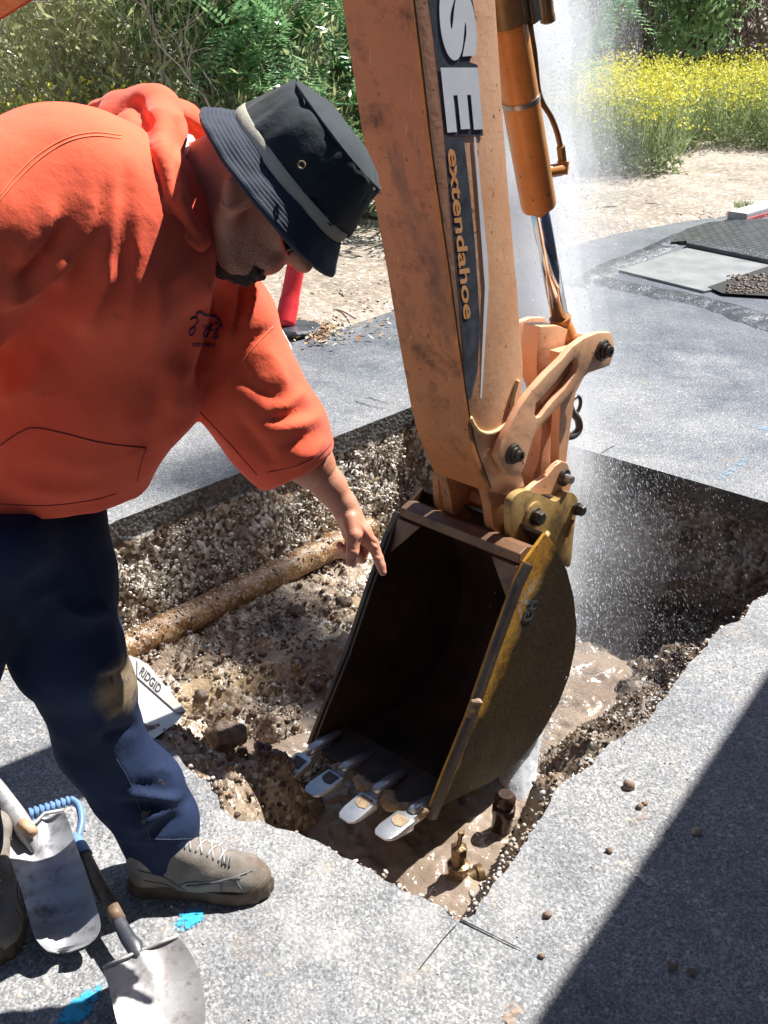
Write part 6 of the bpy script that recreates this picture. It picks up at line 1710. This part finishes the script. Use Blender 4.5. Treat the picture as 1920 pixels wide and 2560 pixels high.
tbox('windscreen', 4.0, 4.74, 0.25, 2.05, 1.2, 1.8, MAT['lens'], 0.05)
for s_ in (-3.8, 3.7):
    for w_ in (0.14, 2.16):
        c = np.array([*(base + td * s_ + tn * w_), .45]); mb = MB(); tube(mb, [c - tn3 * .13, c + tn3 * .13], .45, 28); mb.build('shadow_truck_wheel', MAT['rubber'], tk, auto=0.5, bevel=0.02)

# ------------------------------------------------------------------ water spray from the broken main
src = G(1132, 1765, -.62)
PATH = [src, P(1116, 1680, 3.36), P(1160, 1500, 3.46), P(1205, 1250, 3.56), P(1205, 1000, 3.62), P(1170, 700, 3.70), P(1130, 400, 3.80), P(1115, 100, 3.95), P(1115, -150, 4.0)]
RAD = [0.02, 0.028, 0.06, 0.10, 0.14, 0.17, 0.20, 0.24, 0.26]
pp = spline(PATH, 5); rr = np.interp(np.linspace(0, 1, len(pp)), np.linspace(0, 1, len(RAD)), RAD)
V = []; Fq = []; b = 0
OCT = np.array([[1, 0, 0], [-1, 0, 0], [0, 1, 0], [0, -1, 0], [0, 0, 1], [0, 0, -1.0]]); OF = np.array([[0, 2, 4], [2, 1, 4], [1, 3, 4], [3, 0, 4], [2, 0, 5], [1, 2, 5], [3, 1, 5], [0, 3, 5]])
def drop(c, r, d, L):
    global b
    x, y, dd = frame(d)
    V.append(c + r * (OCT[:, :1] * x + OCT[:, 1:2] * y) + r * L * OCT[:, 2:] * dd); Fq.append(OF + b); b += 6
for _ in range(30000):
    t_ = RNG.random() ** 0.8 * (len(pp) - 1.001); i = int(t_); c = pp[i] + (pp[i + 1] - pp[i]) * (t_ - i); r = rr[i]
    c = c + RNG.normal(size=3) * r * 0.9
    d = pp[i + 1] - pp[i]; d = d / np.linalg.norm(d) + RNG.normal(size=3) * 0.25
    drop(c, 0.0006 + 0.0008 * RNG.random() ** 2, d, RNG.uniform(2.5, 6))
for _ in range(9000):          # falling curtain in front of the dark far wall and over the verge
    x = 1225 + abs(RNG.normal()) * 160; y = RNG.uniform(930, 1640)
    if x > 1700: continue
    c = P(x, y, RNG.uniform(3.35, 3.9)) 
    if c[2] < -.6: continue
    drop(c, 0.00032 + 0.0005 * RNG.random() ** 3, np.array([0.45, 0.1, -1.0]) + RNG.normal(size=3) * 0.10, RNG.uniform(5, 16))
for _ in range(8000):
    x = 1190 + abs(RNG.normal()) * 90; y = RNG.uniform(-20, 560)
    drop(P(x, y, RNG.uniform(3.4, 4.6)), 0.0007 + 0.0008 * RNG.random() ** 2, np.array([0.3, 0, -1.0]) + RNG.normal(size=3) * 0.3, RNG.uniform(1, 3))
for _ in range(130):
    c = P(RNG.normal(1360, 80), RNG.uniform(1100, 1560), RNG.uniform(3.3, 3.5)); drop(c, 0.0012 + 0.0012 * RNG.random(), np.array([0, 0, 1.0]), 1.3)
t = NT('water_drops'); MAT['drops'] = t.set(color=(0.66, 0.72, 0.80), rough=0.2)
tt_ = t.b.inputs['Emission Strength']; tt_.default_value = 0
tag(link('water_drops', np_mesh('water_drops', np.concatenate(V), np.concatenate(Fq)), MAT['drops']), 'white drops of spray shooting up behind the bucket and raining into the hole', kind='stuff')
# the mist itself
def mist(name, chain, dens, parent=None, label=''):
    f_ = union([rc(a_, b_, ra, rb) for (a_, ra), (b_, rb) in zip(chain[:-1], chain[1:])], 0.08)
    lo = np.min([a_ - r - .1 for a_, r in chain], 0); hi = np.max([a_ + r + .1 for a_, r in chain], 0)
    v_, q_ = sdf_mesh(f_, lo, hi, 0.035)
    m = bpy.data.materials.new(name); m.use_nodes = True; nt = m.node_tree
    nt.nodes.remove(nt.nodes['Principled BSDF']); vol = nt.nodes.new('ShaderNodeVolumePrincipled'); nt.links.new(vol.outputs[0], nt.nodes['Material Output'].inputs['Volume'])
    vol.inputs['Color'].default_value = (0.97, 0.98, 1, 1); vol.inputs['Anisotropy'].default_value = 0.0
    g_ = nt.nodes.new('ShaderNodeNewGeometry'); no = nt.nodes.new('ShaderNodeTexNoise'); no.inputs['Scale'].default_value = 3.0; no.inputs['Detail'].default_value = 4
    rp = nt.nodes.new('ShaderNodeMapRange'); nt.links.new(g_.outputs['Position'], no.inputs['Vector']); nt.links.new(no.outputs[0], rp.inputs[0])
    rp.inputs[1].default_value = 0.32; rp.inputs[2].default_value = 0.68; rp.inputs[3].default_value = dens * 0.25; rp.inputs[4].default_value = dens * 1.6
    nt.links.new(rp.outputs[0], vol.inputs['Density'])
    return tag(link(name, np_mesh(name, v_, q_), m), label, kind='stuff')
mist('water_jet', [(PATH[0], .034), (PATH[1], .044), (PATH[2], .06)], 90, label='dense white jet of water rising from the muddy pool')
for k_, dn_ in ((1.6, 0.10), (1.15, 0.16), (0.8, 0.22), (0.45, 0.3)):
    mist('pit_mist', [(P(1225, 1020, 3.66), .11 * k_), (P(1270, 1180, 3.62), .17 * k_), (P(1245, 1360, 3.52), .13 * k_)], dn_, label='thin haze of spray in front of the dark wall of the hole')
for k_, dn_ in ((1.6, 0.16), (1.25, 0.4), (0.95, 0.9), (0.7, 2.2), (0.5, 4.0), (0.3, 6.0)):
    mist('water_mist', [(PATH[2], .05 * k_), (PATH[3], .12 * k_), (PATH[4], .15 * k_), (PATH[5], .22 * k_), (PATH[6], .26 * k_)] + ([(PATH[7], .27 * k_), (PATH[8], .27 * k_)] if k_ > 0.6 else []), dn_, label='white cloud of spray standing behind the digging arm')
# ------------------------------------------------------------------ vegetation
def leaf_mat(name, c1, c2, rough=0.33, trans=0.42, sc=3):
    t = NT(name)
    n_ = t.n('ObjectInfo')
    r = t.ramp(t.noise(sc, 3, 0.6), [(0.35, 0.0), (0.65, 1.0)])
    v = t.vor(18, out='Color'); s = t.n('SeparateColor'); t.L(v, s.inputs[0])
    c = t.mix(t.math('MULTIPLY_ADD', s.outputs[0], 0.6, t.math('MULTIPLY', r, 0.4)), c1, c2)
    t.set(color=c, rough=rough, spec=0.5)
    tr = t.n('BsdfTranslucent'); t.L(c, tr.inputs[0]); mx = t.n('MixShader'); mx.inputs[0].default_value = trans
    t.L(t.b.outputs[0], mx.inputs[1]); t.L(tr.outputs[0], mx.inputs[2]); t.L(mx.outputs[0], t.out.inputs[0])
    return t.m
MAT['oleander'] = leaf_mat('olive_leaves', (0.34, 0.38, 0.14), (0.66, 0.66, 0.38))
MAT['pepper'] = leaf_mat('green_fronds', (0.10, 0.25, 0.10), (0.34, 0.56, 0.25))
MAT['darkleaf'] = leaf_mat('dark_leaves', (0.13, 0.20, 0.07), (0.36, 0.44, 0.20))
MAT['tree'] = leaf_mat('bright_tree_leaves', (0.28, 0.46, 0.20), (0.50, 0.68, 0.36))
MAT['weed'] = leaf_mat('grey_green_weeds', (0.20, 0.27, 0.12), (0.40, 0.46, 0.24))
MAT['flower'] = leaf_mat('yellow_flowers', (0.74, 0.66, 0.05), (0.86, 0.82, 0.16), 0.6, 0.3)
MAT['bark'] = pm('grey_brown_bark', (0.32, 0.26, 0.21), (0.55, 0.48, 0.42), 10, 0.85, 0, 0.6, 60, 0.004)
MAT['darkbark'] = pm('dark_bark', (0.08, 0.06, 0.05), (0.20, 0.155, 0.13), 10, 0.85, 0, 0.6, 60, 0.004)
MAT['brush'] = leaf_mat('dry_brush', (0.16, 0.13, 0.10), (0.34, 0.29, 0.22))
class Quads:
    def __init__(s): s.v = []; s.f = []; s.n = 0
    def leaf(s, c, d, nrm_, L, w):
        """a folded lance leaf made of two quads"""
        d = d / np.linalg.norm(d); y = np.cross(nrm_, d); y /= np.linalg.norm(y) + 1e-9; z = np.cross(d, y)
        m = c + d * L * 0.5 - z * L * 0.03; e = c + d * L - z * L * 0.12
        s.v += [c, m + y * w, e, m - y * w]; s.f.append([s.n, s.n + 1, s.n + 2, s.n + 3]); s.n += 4
    def obj(s, name, mat, parent=None): 
        return link(name, np_mesh(name, np.array(s.v), np.array(s.f)), mat, parent)
def rdir(): 
    q = RNG.normal(size=3); return q / np.linalg.norm(q)
def branchy(mb, p, d, L, r, depth, ends, spread=0.6, upb=0.15, n=5):
    pts = [p]; dd = d / np.linalg.norm(d)
    for k in range(n):
        dd = dd + RNG.normal(size=3) * 0.16 + np.array([0, 0, upb * 0.25]); dd /= np.linalg.norm(dd)
        pts.append(pts[-1] + dd * L / n)
    tube(mb, pts, list(np.linspace(r, r * 0.55, n + 1)), 5 if depth < 3 else 7, False)
    if depth == 0: ends.append((pts, dd)); return
    ends.append((pts[2:], dd))
    for k in range(RNG.integers(2, 5)):
        i = RNG.integers(2, n + 1); q = dd + RNG.normal(size=3) * spread; q[2] += upb
        branchy(mb, pts[i], q, L * RNG.uniform(0.55, 0.8), r * 0.5, depth - 1, ends, spread, upb, n)
def shrub(name, base, h, spreadx, label, cat, mat, bark, nst, depth, leafn, Ll, Lw, frond=False, group=None, droop=0.0, lspread=0.1, r0=0.018):
    rt = empty(name, base, label, cat, group)
    mb = MB(); ends = []
    for k in range(nst):
        a = RNG.random() * 6.28; s = RNG.random() ** 0.5 * spreadx * 0.45
        p = np.array(base) + np.array([cos(a) * s, sin(a) * s * 0.6, 0])
        branchy(mb, p, np.array([cos(a) * 0.35, sin(a) * 0.25, 1.0]), h * RNG.uniform(0.45, 0.7), r0, depth, ends, 0.65, 0.2)
    mb.build('branches', bark, rt)
    Q = Quads()
    if leafn:
        pe = [e for e in ends]
        for k in range(leafn):
            pts, dd = pe[RNG.integers(len(pe))]
            i = RNG.integers(len(pts) - 1) if len(pts) > 1 else 0
            c = pts[i] + (pts[min(i + 1, len(pts) - 1)] - pts[i]) * RNG.random() + RNG.normal(size=3) * lspread
            if frond:
                d = rdir() * 0.8 + dd * 0.4; d[2] -= droop; d /= np.linalg.norm(d); FL = Ll * RNG.uniform(0.6, 1.2)
                sd_ = np.cross(d, [0, 0, 1.0]); sd_ /= np.linalg.norm(sd_) + 1e-9
                for m in range(9):
                    u = (m + 1) / 9; cc = c + d * FL * u - np.array([0, 0, droop * 0.4 * FL * u * u])
                    for sg_ in (-1, 1):
                        Q.leaf(cc, sd_ * sg_ + d * 0.55, np.cross(d, sd_) + RNG.normal(size=3) * .2, FL * 0.34 * (1.15 - 0.6 * u), Lw)
            else:
                d = dd * 0.6 + rdir() * 0.9 + np.array([0, 0, 0.3 - droop]); Q.leaf(c, d, rdir(), Ll * RNG.uniform(0.6, 1.2), Lw * RNG.uniform(0.7, 1.2))
        Q.obj('leaves', mat, rt)
    return rt
def at(x, y0, z=0.0): return G(x, y0, z)
# left hedge, behind the man
shrub('oleander', (-2.7, 8.4, -.05), 2.2, 1.6, 'pale olive leaved shrub at the top left corner', 'shrub', MAT['oleander'], MAT['bark'], 14, 2, 8500, 0.13, 0.013, lspread=0.15)
shrub('oleander', (-1.9, 9.3, -.05), 2.3, 2.2, 'olive leaved shrub behind the bare twigs at the top', 'shrub', MAT['oleander'], MAT['bark'], 12, 2, 5200, 0.11, 0.011, lspread=0.13)
shrub('dry_bush', (-1.75, 8.2, -.05), 2.1, 1.8, 'leafless grey twiggy bush between the two green shrubs', 'bush', None, MAT['bark'], 16, 3, 0, .1, .01, r0=0.014)
shrub('pepper_tree', (-0.55, 8.9, -.05), 2.4, 1.8, 'bright green feathery pepper tree left of the digging arm', 'tree', MAT['pepper'], MAT['darkbark'], 14, 2, 2100, 0.30, 0.012, True, droop=0.35, lspread=0.12)
shrub('low_shrub', (-0.35, 8.1, -.05), 1.3, 1.5, 'dark leafy low shrub at the hat, under the pepper tree', 'shrub', MAT['darkleaf'], MAT['darkbark'], 12, 2, 3400, 0.085, 0.010, lspread=0.10)
shrub('low_shrub', (-1.3, 8.0, -.05), 1.1, 1.5, 'olive low shrub rising over the worker\'s hood', 'shrub', MAT['oleander'], MAT['darkbark'], 12, 2, 2600, 0.09, 0.010, lspread=0.10)
def thicket(name, x0, x1, y0, y1, h, n_, mat, label, L=0.2, w=0.03):
    Q = Quads()
    for k in range(n_):
        x = RNG.uniform(x0, x1); y = RNG.uniform(y0, y1); z = RNG.random() ** 0.8 * h * (0.75 + 0.35 * mnoise.noise(Vector((x * 0.5, y * 0.5, 0))))
        Q.leaf(np.array([x, y, z - 0.05]), rdir() + np.array([0, 0, .3]), rdir(), L * RNG.uniform(.6, 1.2), w)
    o = Q.obj(name, mat); return tag(o, label, kind='stuff')
thicket('far_thicket', -9, 0.9, 10.0, 13.0, 2.7, 13000, MAT['darkleaf'], 'shadowy evergreen thicket filling the gaps between the shrubs', 0.22, 0.03)
# yellow mustard
def mustard(name, region, n_, hmax, label, stems=True, fl=6):
    Qs = Quads(); Qf = Quads()
    for k in range(n_):
        x, y = region(); zt = hmax * (0.62 + 0.5 * RNG.random()) * (1 + 0.2 * mnoise.noise(Vector((x * .9, y * .9, 3))))
        lean = RNG.normal(size=2) * 0.10
        top = np.array([x + lean[0], y + lean[1], zt])
        d = top - np.array([x, y, -.03])
        for s in range(7):
            u = RNG.random() ** 0.8; c = np.array([x, y, -.03]) + d * u * 0.95
            Qs.leaf(c, rdir() + np.array([0, 0, .25]), rdir(), 0.075 * RNG.uniform(.5, 1.4) * (1.5 - u), 0.010 * (1.6 - u))
        for s in range(2): 
            c = np.array([x, y, -.03]) + d * 0.3; Qs.leaf(c, d + RNG.normal(size=3) * .12, rdir(), np.linalg.norm(d) * .7, 0.004)
        for s in range(fl):
            c = top + RNG.normal(size=3) * np.array([.045, .045, .05]); Qf.leaf(c, rdir(), rdir(), 0.026, 0.013)
            if s % 2 == 0: Qf.leaf(c, rdir(), rdir(), 0.018, 0.009)
    o = Qs.obj(name, MAT['weed']); tag(o, label, kind='stuff'); o2 = Qf.obj('mustard_flowers', MAT['flower']); tag(o2, label.replace('stems and leaves', 'yellow flowers'), kind='stuff')
def reg_r():
    while True:
        x = RNG.uniform(0.6, 6.5); y = RNG.uniform(10.4, 14.8)
        e = 10.9 + 0.25 * sin(x * 2.1) + (0.9 if x > 2.9 else 0.0) - 0.55 * math.exp(-((x - 2.25) / .5) ** 2)
        if y > e and RNG.random() < 1.25 - (y - 10) * 0.1: return x, y
mustard('mustard_weeds', reg_r, 5600, 0.78, 'grey green stems and leaves of wild mustard beyond the dirt at the right')
def reg_l():
    return RNG.uniform(-3.2, -1.7), RNG.uniform(7.3, 7.9)
mustard('mustard_weeds', reg_l, 380, 0.92, 'stems and leaves of wild mustard at the left behind the worker\'s back', fl=3)
def reg_v(): return RNG.uniform(-1.0, 1.2), RNG.uniform(7.6, 8.4)
mustard('verge_weeds', reg_v, 260, 0.30, 'low weed stems and leaves at the foot of the shrubs', fl=0) if False else None
# tree and brushwood beyond the mustard
def tree(base, h, crown_c, crown_r, label, n_, mat):
    rt = empty('tree', base, label, 'tree'); mb = MB(); ends = []
    branchy(mb, np.array(base, float), np.array([0.05, 0, 1.0]), h * 0.6, 0.10, 3, ends, 0.5, 0.2); mb.build('trunk', MAT['darkbark'], rt)
    Q = Quads(); cl = [np.array(crown_c) + rdir() * np.array(crown_r) * RNG.random() ** 0.4 for _ in range(70)]
    for k in range(n_):
        c = cl[RNG.integers(len(cl))] + RNG.normal(size=3) * 0.17; d = rdir(); d[2] -= .5; Q.leaf(c, d, rdir(), 0.15 * RNG.uniform(.6, 1.2), 0.028)
    Q.obj('crown', mat, rt); return rt
tree((4.15, 16.0, -.05), 3.0, (4.1, 15.8, 1.75), (0.62, .6, 1.0), 'bright green drooping tree behind the yellow flowers at the top right', 3600, MAT['tree'])
shrub('brushwood', (2.9, 16.3, -.05), 3.0, 2.4, 'bare brown brushwood left of the green tree at the top', 'bush', MAT['darkleaf'], MAT['darkbark'], 22, 3, 700, .12, .02, r0=0.028, lspread=.2)
shrub('brushwood', (5.5, 16.3, -.05), 3.0, 2.4, 'bare brown brushwood at the top right corner', 'bush', MAT['darkleaf'], MAT['darkbark'], 22, 3, 600, .12, .02, r0=0.028, lspread=.2)
shrub('brushwood', (1.7, 16.0, -.05), 2.8, 2.2, 'thin grey brushwood seen through the spray', 'bush', MAT['darkleaf'], MAT['bark'], 16, 3, 500, .12, .02, r0=0.022, lspread=.2)
def bgq():
    Q = Quads()
    for k in range(13000):
        x = RNG.uniform(-2, 10); y = RNG.uniform(17.5, 19.5); z = RNG.random() * 2.6 * (0.8 + 0.3 * mnoise.noise(Vector((x * .4, 0, 0))))
        Q.leaf(np.array([x, y, z - .05]), rdir() + np.array([0, 0, .6]), rdir(), 0.30 * RNG.uniform(.6, 1.3), 0.03)
    o = Q.obj('far_brush', MAT['brush']); tag(o, 'tangle of dry brown brush along the far side of the field', kind='stuff')
bgq()
for (x, y, lab) in [(796, 492, 'green tuft of grass at the foot of the dark kerb left of the digging arm'), (826, 494, 'smaller tuft of grass touching the left side of the digging arm'), (1385, 398, 'leafy weed on the dirt below the yellow flowers'), (1600, 452, 'grass tuft beside the far red kerb')]:
    c = G(x, y); Q = Quads()
    for k in range(60): Q.leaf(c + np.array([RNG.normal() * .03, RNG.normal() * .03, 0]), np.array([RNG.normal() * .5, RNG.normal() * .5, 1.0]), rdir(), 0.09 * RNG.uniform(.5, 1.2), 0.004)
    tag(Q.obj('grass_tuft', MAT['weed']), lab, 'grass tuft', 'tufts on the verge')
